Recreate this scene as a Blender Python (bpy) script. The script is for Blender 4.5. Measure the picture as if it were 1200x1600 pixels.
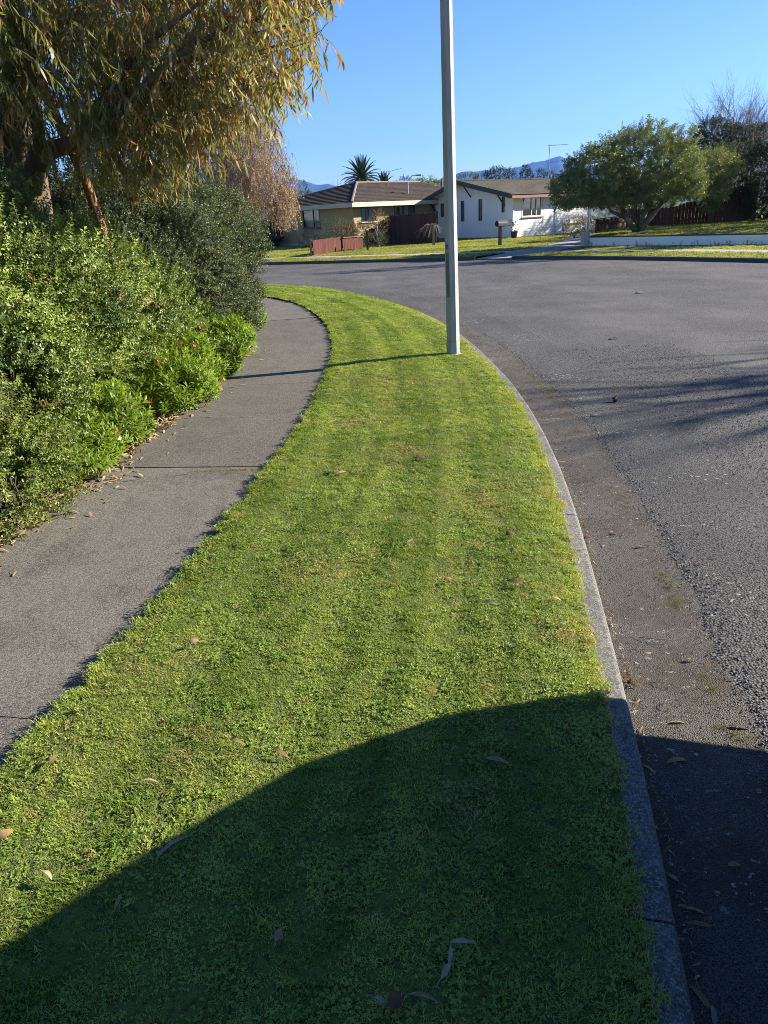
import bpy, math, random
import numpy as np
from mathutils import Vector, Matrix, Quaternion, noise as mnoise
for _o in list(bpy.data.objects): bpy.data.objects.remove(_o)
random.seed(7); rng = np.random.default_rng(7)
S = bpy.context.scene; COL = S.collection

# ------------------------------------------------------------------ camera, light, exposure
EYE = 1.65; FPX = 1110.0; ROLL = math.radians(3.0); PITCH = math.radians(22.57)
EXPOSURE = 1.8; SUN_EL = math.radians(26); SUN_AZ = math.radians(78)      # azimuth clockwise from +Y
cF = np.array([0, math.cos(PITCH), -math.sin(PITCH)]); _r = np.array([1., 0, 0]); _u = np.cross(_r, cF)
cR = _r*math.cos(ROLL) - _u*math.sin(ROLL); cU = _u*math.cos(ROLL) + _r*math.sin(ROLL)
cam = bpy.data.objects.new('camera', bpy.data.cameras.new('camera')); COL.objects.link(cam); S.camera = cam
cam.matrix_world = Matrix((( cR[0], cU[0], -cF[0], 0), (cR[1], cU[1], -cF[1], 0), (cR[2], cU[2], -cF[2], EYE), (0, 0, 0, 1)))
cam.data.sensor_fit = 'VERTICAL'; cam.data.sensor_height = 24; cam.data.lens = 24*FPX/1600
cam.data.clip_start = 0.05; cam.data.clip_end = 40000
SUNV = np.array([math.sin(SUN_AZ)*math.cos(SUN_EL), math.cos(SUN_AZ)*math.cos(SUN_EL), math.sin(SUN_EL)])
sun = bpy.data.objects.new('sun', bpy.data.lights.new('sun', 'SUN')); COL.objects.link(sun)
sun.data.energy = 5.0; sun.data.angle = math.radians(0.5); sun.data.color = (1.0, 0.915, 0.77)
sun.rotation_euler = Vector(-SUNV).to_track_quat('-Z', 'Y').to_euler()
W = bpy.data.worlds.new('World'); S.world = W; W.use_nodes = True
_n = W.node_tree.nodes; _n.clear()
sky = _n.new('ShaderNodeTexSky'); sky.sky_type = 'NISHITA'; sky.sun_disc = False
sky.sun_elevation = SUN_EL; sky.sun_rotation = SUN_AZ; sky.air_density = 1.0; sky.dust_density = 0.2; sky.ozone_density = 2.5
_b = _n.new('ShaderNodeBackground'); _b.inputs[1].default_value = 0.05
_w = _n.new('ShaderNodeOutputWorld')
_hs = _n.new('ShaderNodeHueSaturation'); _hs.inputs['Saturation'].default_value = 1.23; _hs.inputs['Hue'].default_value = .513; W.node_tree.links.new(sky.outputs[0], _hs.inputs['Color']); W.node_tree.links.new(_hs.outputs[0], _b.inputs[0]); W.node_tree.links.new(_b.outputs[0], _w.inputs[0])
S.view_settings.view_transform = 'Standard'; S.view_settings.look = 'None'
S.view_settings.exposure = EXPOSURE; S.view_settings.gamma = 1; S.view_settings.use_curve_mapping = False
S.render.engine = 'CYCLES'; S.cycles.use_denoising = True; S.cycles.filter_width = 0.9; S.cycles.use_adaptive_sampling = False; S.cycles.denoising_prefilter = 'NONE'; S.cycles.denoising_input_passes = 'RGB_ALBEDO_NORMAL'; S.cycles.denoising_quality = 'HIGH'
S.cycles.max_bounces = 8; S.cycles.diffuse_bounces = 3; S.cycles.glossy_bounces = 3; S.cycles.transmission_bounces = 6
S.cycles.transparent_max_bounces = 8; S.cycles.volume_bounces = 1; S.cycles.caustics_reflective = False; S.cycles.caustics_refractive = False

# ------------------------------------------------------------------ survey helpers: photo pixel -> place in the world
def ray(px, py):
    d = cF*FPX + cR*(px-600) + cU*(800-py); return d/np.linalg.norm(d)
def G(px, py, z=0.0):
    d = ray(px, py); return np.array([0, 0, EYE]) + d*((z-EYE)/d[2])
def AT(px, py, Y):
    d = ray(px, py); return np.array([0, 0, EYE]) + d*(Y/d[1])
def ONWALL(px, py, P0, d):
    """(u, z) of a sight line on the vertical wall through P0 running along d"""
    r = ray(px, py); n = np.array([d[1], -d[0]]); t = n @ np.array(P0[:2]) / (n @ r[:2])
    p = r*t; return (p[:2]-np.array(P0[:2])) @ np.array(d[:2]), EYE + p[2]
def smooth_line(pts, step=0.15, sig=5, ends=True):
    p = np.array([q[:2] for q in pts], float); s = np.r_[0, np.cumsum(np.linalg.norm(np.diff(p, axis=0), axis=1))]
    n = max(8, int(s[-1]/step)); t = np.linspace(0, s[-1], n); q = np.stack([np.interp(t, s, p[:, i]) for i in (0, 1)], 1)
    k = np.exp(-0.5*(np.arange(-3*sig, 3*sig+1)/sig)**2); k /= k.sum()
    a = np.concatenate([2*q[0]-q[1:3*sig+1][::-1], q, 2*q[-1]-q[-3*sig-1:-1][::-1]]) if n > 3*sig+2 else q
    if a is not q: q = np.stack([np.convolve(a[:, i], k, 'valid') for i in (0, 1)], 1)
    return q
def resample(q, n):
    s = np.r_[0, np.cumsum(np.linalg.norm(np.diff(q, axis=0), axis=1))]; t = np.linspace(0, s[-1], n)
    return np.stack([np.interp(t, s, q[:, i]) for i in (0, 1)], 1)
def normals(q):
    t = np.gradient(q, axis=0); t /= np.linalg.norm(t, axis=1)[:, None]; return np.stack([t[:, 1], -t[:, 0]], 1)   # to the right
def offset(q, d): return q + normals(q)*d
def arclen(q): return np.r_[0, np.cumsum(np.linalg.norm(np.diff(q, axis=0), axis=1))]
def inpoly(P, poly):
    x, y = P[:, 0], P[:, 1]; r = np.zeros(len(P), bool); n = len(poly)
    for i in range(n):
        x0, y0 = poly[i]; x1, y1 = poly[(i+1) % n]
        if y0 == y1: continue
        c = ((y0 > y) != (y1 > y)) & (x < (x1-x0)*(y-y0)/(y1-y0)+x0); r ^= c
    return r
def dist_line(P, q):
    """distance to polyline vertices and arc length there"""
    s = arclen(q); D = np.empty(len(P)); A = np.empty(len(P))
    for i in range(0, len(P), 4000):
        d = np.linalg.norm(P[i:i+4000, None, :2]-q[None], axis=2); j = d.argmin(1); D[i:i+4000] = d[np.arange(len(j)), j]; A[i:i+4000] = s[j]
    return D, A

# ------------------------------------------------------------------ materials
def newmat(name):
    m = bpy.data.materials.new(name); m.use_nodes = True; n = m.node_tree.nodes; n.clear()
    return m, n, m.node_tree.links
def col4(c): return (c[0], c[1], c[2], 1)
def worldnoise(n, l, scale, detail=3, rough=.55, vec=None, stretch=None):
    t = n.new('ShaderNodeTexNoise'); t.inputs['Scale'].default_value = scale; t.inputs['Detail'].default_value = detail; t.inputs['Roughness'].default_value = rough
    if vec is None: vec = n.new('ShaderNodeNewGeometry').outputs['Position']
    if stretch:
        mp = n.new('ShaderNodeMapping'); mp.inputs['Scale'].default_value = stretch[:3]
        if len(stretch) > 3: mp.inputs['Rotation'].default_value = (0, 0, stretch[3])
        l.new(vec, mp.inputs[0]); vec = mp.outputs[0]
    l.new(vec, t.inputs['Vector']); return t.outputs['Fac']
def rmp(n, l, fac, a, b):
    m = n.new('ShaderNodeMapRange'); m.inputs[1].default_value = a; m.inputs[2].default_value = b; l.new(fac, m.inputs[0]); return m.outputs[0]
def mixc(n, l, fac, a, b):
    m = n.new('ShaderNodeMix'); m.data_type = 'RGBA'
    for i, v in ((0, fac), (6, a), (7, b)):
        if isinstance(v, (tuple, list)): m.inputs[i].default_value = col4(v)
        elif isinstance(v, (int, float)): m.inputs[i].default_value = v
        else: l.new(v, m.inputs[i])
    return m.outputs[2]
def bump(n, l, h, strength=.5, dist=.01):
    b = n.new('ShaderNodeBump'); b.inputs['Strength'].default_value = strength; b.inputs['Distance'].default_value = dist; l.new(h, b.inputs['Height']); return b.outputs[0]
def principled(n, l, color, rough=.7, spec=.3, normal=None, metal=0):
    p = n.new('ShaderNodeBsdfPrincipled'); p.inputs['Roughness'].default_value = rough; p.inputs['Specular IOR Level'].default_value = spec; p.inputs['Metallic'].default_value = metal
    if isinstance(color, (tuple, list)): p.inputs['Base Color'].default_value = col4(color)
    else: l.new(color, p.inputs['Base Color'])
    if normal is not None: l.new(normal, p.inputs['Normal'])
    return p
def out(n, l, sh):
    o = n.new('ShaderNodeOutputMaterial'); l.new(sh.outputs[0] if hasattr(sh, 'outputs') else sh, o.inputs[0])
def simple(name, a, b=None, scale=6, rough=.7, spec=.3, bs=0, bscale=40, bd=.004, metal=0, stretch=None, lo=.35, hi=.65, vary=0):
    m, n, l = newmat(name); b = b or tuple(c*.75 for c in a)
    c = mixc(n, l, rmp(n, l, worldnoise(n, l, scale, 5, .6, None, stretch), lo, hi), a, b)
    if 'paling' in name or 'weatherboard' in name: oi = n.new('ShaderNodeObjectInfo'); k_ = .45 if 'paling' in name else .1; c = mixc(n, l, rmp(n, l, oi.outputs['Random'], -.2, 1.6), c, tuple(x*(1-k_) for x in b))
    nm = bump(n, l, worldnoise(n, l, bscale, 4), bs, bd) if bs else None
    out(n, l, principled(n, l, c, rough, spec, nm, metal)); return m
def leafmat(name, a, b, dry=None, transl=.35, rough=.45, spec=.35, wn=1.5, tcol=None):
    """leaf: colour a..b by instance tint and a patchy world noise, dry by a second attribute; light passes through"""
    m, n, l = newmat(name)
    at = n.new('ShaderNodeAttribute'); at.attribute_type = 'INSTANCER'; at.attribute_name = 'tint'
    nz = worldnoise(n, l, wn, 3)
    ad = n.new('ShaderNodeMath'); ad.operation = 'ADD'; l.new(at.outputs['Fac'], ad.inputs[0]); l.new(nz, ad.inputs[1])
    c = mixc(n, l, rmp(n, l, ad.outputs[0], .45, 1.55), a, b)
    if dry:
        a2 = n.new('ShaderNodeAttribute'); a2.attribute_type = 'INSTANCER'; a2.attribute_name = 'dry'
        c = mixc(n, l, a2.outputs['Fac'], c, dry)
    p = principled(n, l, c, rough, spec)
    t = n.new('ShaderNodeBsdfTranslucent')
    if tcol: t.inputs[0].default_value = col4(tcol)
    else:
        g = n.new('ShaderNodeMix'); g.data_type = 'RGBA'; g.blend_type = 'MULTIPLY'; g.inputs[0].default_value = 1; l.new(c, g.inputs[6]); g.inputs[7].default_value = (1.5, 1.45, .7, 1)
        l.new(g.outputs[2], t.inputs[0])
    x = n.new('ShaderNodeMixShader'); x.inputs[0].default_value = transl; l.new(p.outputs[0], x.inputs[1]); l.new(t.outputs[0], x.inputs[2]); out(n, l, x); return m
def glassmat(name, tint=(.02, .025, .03), base=.12):
    m, n, l = newmat(name); fr = n.new('ShaderNodeFresnel'); fr.inputs[0].default_value = 1.5
    ad = n.new('ShaderNodeMath'); ad.operation = 'ADD'; ad.inputs[1].default_value = base; l.new(fr.outputs[0], ad.inputs[0])
    t = n.new('ShaderNodeBsdfTransparent'); t.inputs[0].default_value = (.75, .78, .78, 1); g = n.new('ShaderNodeBsdfGlossy'); g.inputs['Roughness'].default_value = .03
    x = n.new('ShaderNodeMixShader'); l.new(ad.outputs[0], x.inputs[0]); l.new(t.outputs[0], x.inputs[1]); l.new(g.outputs[0], x.inputs[2]); out(n, l, x); return m
def roadmat(name, base, chip, dark, chipscale, brown=None, lichen=0.0):
    """rolled chip seal: every stone a cell of its own, tar between, lichen spots, tyre-worn bands"""
    m, n, l = newmat(name); pos = n.new('ShaderNodeNewGeometry').outputs['Position']
    v = n.new('ShaderNodeTexVoronoi'); v.inputs['Scale'].default_value = chipscale; l.new(pos, v.inputs['Vector'])
    sx = n.new('ShaderNodeSeparateColor'); l.new(v.outputs['Color'], sx.inputs[0])
    c = mixc(n, l, sx.outputs[0], base, chip)
    c = mixc(n, l, rmp(n, l, v.outputs['Distance'], .42, .75), c, dark)
    bnd = worldnoise(n, l, .55, 4, .6, None, (1.0, .22, 1, .5)); c = mixc(n, l, rmp(n, l, bnd, .42, .62), c, mixc(n, l, .35, c, chip))
    big = worldnoise(n, l, .7, 4); c = mixc(n, l, rmp(n, l, big, .35, .7), c, mixc(n, l, .5, c, dark))
    if brown:
        c = mixc(n, l, rmp(n, l, worldnoise(n, l, 3.2, 5, .65), .45, .62), c, brown)
        c = mixc(n, l, rmp(n, l, worldnoise(n, l, 24, 4, .7), .60, .68), c, (.10, .075, .05))
    if lichen:
        f = n.new('ShaderNodeMath'); f.operation = 'MULTIPLY'
        l.new(rmp(n, l, worldnoise(n, l, 30, 3, .6), .635, .66), f.inputs[0]); l.new(rmp(n, l, worldnoise(n, l, 1.6, 3), .48, .60), f.inputs[1])
        c = mixc(n, l, f.outputs[0], c, (.33, .33, .30))
    h = n.new('ShaderNodeMath'); h.operation = 'MULTIPLY_ADD'; l.new(v.outputs['Distance'], h.inputs[0]); h.inputs[1].default_value = -1; l.new(sx.outputs[1], h.inputs[2])
    out(n, l, principled(n, l, c, .75, .25, bump(n, l, h.outputs[0], .8, .006))); return m

M = {}
M['road'] = roadmat('road_chip_seal', (.076, .0735, .070), (.165, .158, .150), (.026, .025, .024), 95, None, 0)
M['road_edge'] = roadmat('road_edge_seal', (.056, .054, .051), (.14, .134, .126), (.014, .014, .013), 85, None, 1)
M['channel'] = roadmat('channel_concrete', (.088, .080, .068), (.135, .123, .105), (.035, .031, .027), 190, (.06, .047, .034), 1)
def concretemat(name, a, b, speck, sp=260):
    m, n, l = newmat(name)
    c = mixc(n, l, rmp(n, l, worldnoise(n, l, 1.3, 5, .65), .3, .7), a, b)
    oi = n.new('ShaderNodeObjectInfo'); c = mixc(n, l, rmp(n, l, oi.outputs['Random'], .1, 1.7), c, tuple(x*1.5 for x in b))
    c = mixc(n, l, rmp(n, l, worldnoise(n, l, 2.3, 6, .75), .50, .68), c, tuple(x*.62 for x in a))
    c = mixc(n, l, rmp(n, l, worldnoise(n, l, 9, 4, .7, None, (1, .25, 1, -.5)), .5, .75), c, tuple(x*.72 for x in b))
    c = mixc(n, l, rmp(n, l, worldnoise(n, l, 70, 3, .7), .35, .72), tuple(x*.55 for x in a), mixc(n, l, .5, c, speck)) if False else mixc(n, l, rmp(n, l, worldnoise(n, l, 75, 3, .75), .44, .60), mixc(n, l, .45, c, (.02, .018, .015)), mixc(n, l, .18, c, speck))
    fine = worldnoise(n, l, sp, 2, .7); c = mixc(n, l, rmp(n, l, fine, .56, .66), c, speck); c = mixc(n, l, rmp(n, l, fine, .42, .34), c, tuple(x*.35 for x in a))
    out(n, l, principled(n, l, c, .85, .2, bump(n, l, fine, .5, .003))); return m
M['path'] = concretemat('path_concrete', (.076, .070, .059), (.112, .104, .088), (.27, .25, .215), 210)
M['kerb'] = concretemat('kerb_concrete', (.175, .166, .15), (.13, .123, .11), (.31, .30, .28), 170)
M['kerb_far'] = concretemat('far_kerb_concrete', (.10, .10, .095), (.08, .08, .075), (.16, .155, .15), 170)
M['far_path'] = simple('far_path_concrete', (.34, .32, .28), (.27, .255, .225), 1.5, .9)
M['drive'] = simple('drive_concrete', (.25, .245, .235), (.20, .195, .19), 1.2, .9)
def turfmat(name, a, b, soil, fs=55):
    m, n, l = newmat(name)
    c = mixc(n, l, rmp(n, l, worldnoise(n, l, 1.4, 4), .35, .65), a, b)
    c = mixc(n, l, rmp(n, l, worldnoise(n, l, fs, 3, .7), .48, .7), c, soil)
    out(n, l, principled(n, l, c, .9, .1, bump(n, l, worldnoise(n, l, fs*1.3, 3, .7), 1, .03))); return m
M['turf'] = turfmat('turf_thatch', (.11, .15, .032), (.15, .18, .042), (.045, .045, .02))
M['lawn'] = turfmat('lawn_turf', (.18, .19, .06), (.23, .23, .08), (.12, .135, .045), 14)
M['ground'] = turfmat('ground_field', (.05, .075, .02), (.07, .085, .03), (.04, .05, .02), 2)
M['grass'] = leafmat('grass_blade', (.14, .205, .03), (.385, .44, .098), (.44, .35, .17), .44, .5, .25, 1.1)
M['clover'] = leafmat('clover_leaf', (.10, .175, .024), (.26, .35, .07), (.28, .2, .08), .35, .45, .3, 1.5)
M['shrub'] = leafmat('shrub_leaf', (.05, .085, .018), (.25, .32, .06), (.28, .18, .08), .25, .44, .4, 1.2)
M['olive'] = leafmat('grey_olive_leaf', (.04, .062, .026), (.125, .15, .066), (.17, .13, .06), .22, .48, .35, 1.1)
M['daisy'] = leafmat('daisy_leaf', (.09, .15, .012), (.21, .30, .035), (.26, .15, .04), .4, .45, .3, 1.6)
M['lime'] = leafmat('yellow_green_leaf', (.09, .135, .022), (.25, .29, .06), (.2, .16, .05), .35, .4, .4, 1.8)
M['gum'] = leafmat('gum_leaf', (.095, .115, .03), (.30, .255, .10), (.38, .2, .075), .4, .48, .35, .8)
M['birch'] = leafmat('autumn_birch_leaf', (.46, .32, .18), (.52, .38, .26), (.44, .36, .30), .3, .6, .2, .5)
M['magnolia'] = leafmat('magnolia_leaf', (.085, .12, .04), (.26, .30, .105), (.3, .24, .12), .2, .42, .5, .6)
M['pale'] = leafmat('pale_leaf', (.12, .15, .05), (.28, .30, .11), (.25, .22, .1), .2, .4, .5, .6)
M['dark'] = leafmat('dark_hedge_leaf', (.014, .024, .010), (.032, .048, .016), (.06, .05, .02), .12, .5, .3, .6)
M['conifer'] = leafmat('conifer_leaf', (.03, .05, .018), (.07, .10, .04), (.1, .1, .04), .15, .5, .3, .7)
M['rust'] = leafmat('russet_leaf', (.10, .055, .03), (.18, .13, .04), (.24, .14, .05), .25, .5, .3, 1)
M['frond'] = simple('palm_frond', (.035, .055, .02), (.06, .085, .03), 2, .45, .4)
M['bark'] = simple('gum_bark', (.17, .125, .09), (.075, .058, .044), 5, .85, .2, .6, 22, .02, 0, (1, 1, .25))
M['bark_peel'] = simple('peeling_gum_bark', (.26, .13, .07), (.10, .065, .045), 6, .85, .2, .6, 22, .02)
M['bark_dark'] = simple('dark_bark', (.05, .042, .035), (.09, .075, .06), 6, .9, .2, .5, 25, .02)
M['bark_grey'] = simple('grey_twigs', (.26, .22, .20), (.19, .16, .15), 3, .85, .2)
M['bark_mag'] = simple('magnolia_bark', (.20, .17, .13), (.06, .05, .04), 3, .85, .2, .6, 15, .02)
M['twig'] = simple('russet_twigs', (.22, .15, .11), (.15, .10, .08), 2, .85, .2)
M['pole'] = simple('pole_concrete', (.40, .41, .41), (.31, .32, .325), 9, .7, .3, .3, 60, .003, 0, (1, 1, .3))
M['pole_dark'] = simple('pole_grey_plate', (.16, .17, .165), (.12, .13, .125), 12, .6, .4)
M['lamp_glass'] = simple('lamp_lens', (.6, .6, .58), (.5, .5, .48), 3, .2, .5)
M['white'] = simple('white_paint', (.86, .86, .84), (.80, .80, .78), 1.5, .6, .35)
M['white2'] = simple('white_weatherboard', (.80, .79, .75), (.72, .71, .67), 1.2, .55, .35)
M['green_trim'] = simple('dark_green_trim', (.035, .05, .048), (.028, .04, .04), 2, .5, .4)
M['red_trim'] = simple('dull_red_gutter', (.23, .10, .09), (.18, .08, .075), 2, .5, .4)
M['cream_trim'] = simple('cream_fascia', (.48, .44, .36), (.42, .38, .31), 2, .6, .3)
M['alu'] = simple('bronze_frame', (.06, .06, .058), (.05, .05, .048), 5, .4, .5)
M['white_frame'] = simple('white_window_frame', (.7, .7, .68), (.62, .62, .6), 5, .4, .5)
M['glass'] = glassmat('window_glass')
M['curtain'] = simple('net_curtain', (.62, .60, .55), (.48, .47, .43), 4, .9, .1, 0, 1, 1, 0, (8, 8, .2))
M['slot_glass'] = simple('tan_reflection_glass', (.19, .15, .11), (.12, .10, .085), 3, .15, .6)  # brownish reflection in the slot panes put into an opaque base colour
M['interior'] = simple('dim_interior_plaster', (.12, .115, .11), (.09, .085, .08), 2, .9)
def brickmat(name, a, b, mortar):
    m, n, l = newmat(name); t = n.new('ShaderNodeTexCoord'); br = n.new('ShaderNodeTexBrick'); l.new(t.outputs['UV'], br.inputs[0])
    br.inputs['Color1'].default_value = col4(a); br.inputs['Color2'].default_value = col4(b); br.inputs['Mortar'].default_value = col4(mortar)
    br.inputs['Scale'].default_value = 1; br.inputs['Brick Width'].default_value = .42; br.inputs['Row Height'].default_value = .12; br.inputs['Mortar Size'].default_value = .012
    c = mixc(n, l, rmp(n, l, worldnoise(n, l, 2, 4), .3, .75), br.outputs[0], tuple(x*.8 for x in a))
    out(n, l, principled(n, l, c, .85, .2, bump(n, l, br.outputs['Fac'], -.4, .01))); return m
M['brick'] = brickmat('buff_summerhill_stone', (.42, .335, .19), (.36, .28, .16), (.30, .25, .17))
M['plinth'] = simple('pale_plinth', (.5, .5, .48), (.4, .4, .38), 2, .8)
M['roof_brown'] = simple('brown_roof_tile', (.048, .039, .034), (.08, .064, .055), 3.5, .9, .1)
M['roof_grey'] = simple('weathered_shingle', (.085, .078, .062), (.13, .118, .095), 4, .9, .1, .4, 30, .01)
M['ridge'] = simple('ridge_capping', (.16, .13, .11), (.12, .10, .085), 4, .7)
M['fence_red'] = simple('red_stained_paling', (.13, .036, .026), (.085, .028, .022), 7, .8, .2, .3, 50, .004, 0, (3, 3, .3))
M['fence_dark'] = simple('dark_stained_paling', (.10, .052, .046), (.07, .038, .034), 5, .8, .2, .3, 50, .004, 0, (3, 3, .3))
M['fence_brown'] = simple('brown_stained_paling', (.15, .075, .05), (.10, .05, .036), 6, .8, .2, .3, 50, .004, 0, (3, 3, .3))
M['wood_new'] = simple('raw_timber', (.30, .21, .12), (.22, .15, .09), 6, .8, .2, 0, 1, 1, 0, (3, 3, .3))
M['wood_grey'] = simple('weathered_timber', (.17, .15, .12), (.11, .10, .08), 6, .85, .2, .3, 50, .004, 0, (3, 3, .3))
M['mailbox'] = simple('grey_green_mailbox_paint', (.10, .12, .10), (.08, .095, .085), 6, .45, .4)
M['mouth_shade'] = simple('mailbox_mouth_shade', (.01, .01, .01), (.008, .008, .008), 3, .9)  # near-black colour standing for the shade inside the mailbox mouth
M['pot'] = simple('dark_plastic_pot', (.03, .035, .035), (.02, .024, .024), 5, .5)
M['metal'] = simple('galvanised_metal', (.35, .36, .37), (.28, .29, .30), 8, .4, .5, 0, 1, 1, .6)
M['black'] = simple('black_rubber', (.02, .02, .02), (.015, .015, .015), 5, .7)
M['car'] = simple('silver_blue_car_paint', (.20, .23, .28), (.19, .22, .27), .5, .3, .5, 0, 1, 1, .4)
M['car_glass'] = simple('car_glass', (.015, .018, .02), (.012, .015, .017), 1, .05, .5)
M['tail_lamp'] = simple('tail_lamp_red', (.35, .02, .02), (.28, .015, .015), 3, .2, .5)
M['mountain'] = simple('mountain_bush', (.03, .04, .03), (.045, .05, .035), .002, .95, .1)
M['moss'] = leafmat('moss', (.20, .19, .03), (.30, .27, .06), None, .1, .9, .1, 6)
M['flower_white'] = simple('white_petal', (.8, .8, .76), (.7, .7, .66), 10, .6)
M['flower_red'] = simple('red_petal', (.5, .05, .03), (.4, .06, .02), 10, .6)
M['soil'] = simple('dark_soil', (.05, .038, .026), (.03, .024, .016), 8, .95, .1, .8, 40, .02)
DRY = {}
def drymat(key, a, b):
    m, n, l = newmat('dry_leaf_'+key); c = mixc(n, l, rmp(n, l, worldnoise(n, l, 35, 4, .7), .35, .65), a, b)
    p = principled(n, l, c, .6, .3); t = n.new('ShaderNodeBsdfTranslucent'); l.new(c, t.inputs[0])
    x = n.new('ShaderNodeMixShader'); x.inputs[0].default_value = .25; l.new(p.outputs[0], x.inputs[1]); l.new(t.outputs[0], x.inputs[2]); out(n, l, x); DRY[key] = m
drymat('pale', (.40, .34, .22), (.30, .24, .14)); drymat('tan', (.32, .21, .10), (.22, .14, .07)); drymat('brown', (.13, .06, .03), (.08, .04, .025))
drymat('pink', (.32, .18, .13), (.24, .13, .09)); drymat('yellow', (.42, .36, .10), (.33, .26, .08)); drymat('grey', (.26, .23, .19), (.16, .14, .12))
M['litter'] = leafmat('leaf_litter', (.16, .085, .04), (.36, .25, .13), (.40, .31, .18), .2, .6, .3, 12)

# ------------------------------------------------------------------ building helpers
ORG = {}
def tag(o, label=None, cat=None, group=None, kind=None):
    for k, v in (('label', label), ('category', cat), ('group', group), ('kind', kind)):
        if v: o[k] = v
    return o
def empty(name, loc=(0, 0, 0), label=None, cat=None, group=None, kind=None):
    o = bpy.data.objects.new(name, None); COL.objects.link(o); o.location = loc; o.empty_display_size = .1
    ORG[o.name] = np.array(loc, float); return tag(o, label, cat, group, kind)
class MB:
    def __init__(s): s.v = []; s.f = []; s.m = []; s.uv = None
    def face(s, pts, mi=0):
        i = len(s.v); s.v += [tuple(map(float, p)) for p in pts]; s.f.append(tuple(range(i, i+len(pts)))); s.m.append(mi)
    def add(s, verts, faces, mi=0):
        i = len(s.v); s.v += [tuple(map(float, p)) for p in verts]; s.f += [tuple(j+i for j in f) for f in faces]; s.m += [mi]*len(faces)
    def obox(s, c, a, b, h, mi=0):
        """box: centre c, half vectors a, b, h"""
        c, a, b, h = (np.array(t, float) for t in (c, a, b, h))
        v = [c+x*a+y*b+z*h for z in (-1, 1) for x, y in ((-1, -1), (1, -1), (1, 1), (-1, 1))]
        s.add(v, [(3, 2, 1, 0), (4, 5, 6, 7), (0, 1, 5, 4), (1, 2, 6, 5), (2, 3, 7, 6), (3, 0, 4, 7)], mi)
    def beam(s, p, q, w, h, up=(0, 0, 1), mi=0):
        p, q, up = np.array(p, float), np.array(q, float), np.array(up, float); d = q-p; L = np.linalg.norm(d); d /= L
        sd = np.cross(d, up); sd /= np.linalg.norm(sd); u2 = np.cross(sd, d); s.obox((p+q)/2, d*L/2, sd*w/2, u2*h/2, mi)
    def tube(s, path, rad, n=6, cap=True, mi=0):
        P = np.array(path, float); R = np.broadcast_to(np.array(rad, float), (len(P),)); T = np.gradient(P, axis=0); T /= np.maximum(np.linalg.norm(T, axis=1), 1e-9)[:, None]
        ref = np.array([0, 0, 1.]) if abs(T[0][2]) < .9 else np.array([1., 0, 0]); a = np.cross(T[0], ref); a /= np.linalg.norm(a); V = []
        for i in range(len(P)):
            a = a-T[i]*(a@T[i]); a /= max(np.linalg.norm(a), 1e-9); b = np.cross(T[i], a)
            for k in range(n):
                t = 2*math.pi*k/n; V.append(P[i]+R[i]*(math.cos(t)*a+math.sin(t)*b))
        F = [(i*n+k, i*n+(k+1) % n, (i+1)*n+(k+1) % n, (i+1)*n+k) for i in range(len(P)-1) for k in range(n)]
        if cap: F += [tuple(range(n))[::-1], tuple(range((len(P)-1)*n, len(P)*n))]
        s.add(V, F, mi)
    def strip(s, A, B, za, zb, mi=0):
        """sheet between two equally long polylines"""
        n = len(A); za = np.broadcast_to(za, n); zb = np.broadcast_to(zb, n)
        V = [(A[i][0], A[i][1], za[i]) for i in range(n)]+[(B[i][0], B[i][1], zb[i]) for i in range(n)]
        s.add(V, [(i, n+i, n+i+1, i+1) for i in range(n-1)], mi)
    def mesh(s, name, mats, org=(0, 0, 0)):
        me = bpy.data.meshes.new(name); v = np.array(s.v)-np.array(org); me.from_pydata(v.tolist(), [], s.f)
        for m in (mats if isinstance(mats, (list, tuple)) else [mats]): me.materials.append(m)
        if any(s.m): me.polygons.foreach_set('material_index', s.m)
        return me
    def build(s, name, mats, parent=None, smooth=False, loc=None, kind=None):
        org = np.zeros(3) if parent is None else ORG[parent.name]
        if loc is not None: org = np.array(loc, float)
        o = bpy.data.objects.new(name, s.mesh(name, mats, org)); COL.objects.link(o)
        if parent is not None:
            o.parent = parent
            if loc is not None: o.location = org-ORG[parent.name]
        elif loc is not None: o.location = org
        ORG[o.name] = org
        if smooth: o.data.polygons.foreach_set('use_smooth', [True]*len(o.data.polygons))
        if kind: o['kind'] = kind
        return o
def instance(name, mesh, parent, loc, rotz=0.0, scale=(1, 1, 1)):
    o = bpy.data.objects.new(name, mesh); COL.objects.link(o)
    if parent is not None: o.parent = parent; o.location = np.array(loc)-ORG[parent.name]
    else: o.location = loc
    o.rotation_euler = (0, 0, rotz); o.scale = scale; return o

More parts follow.
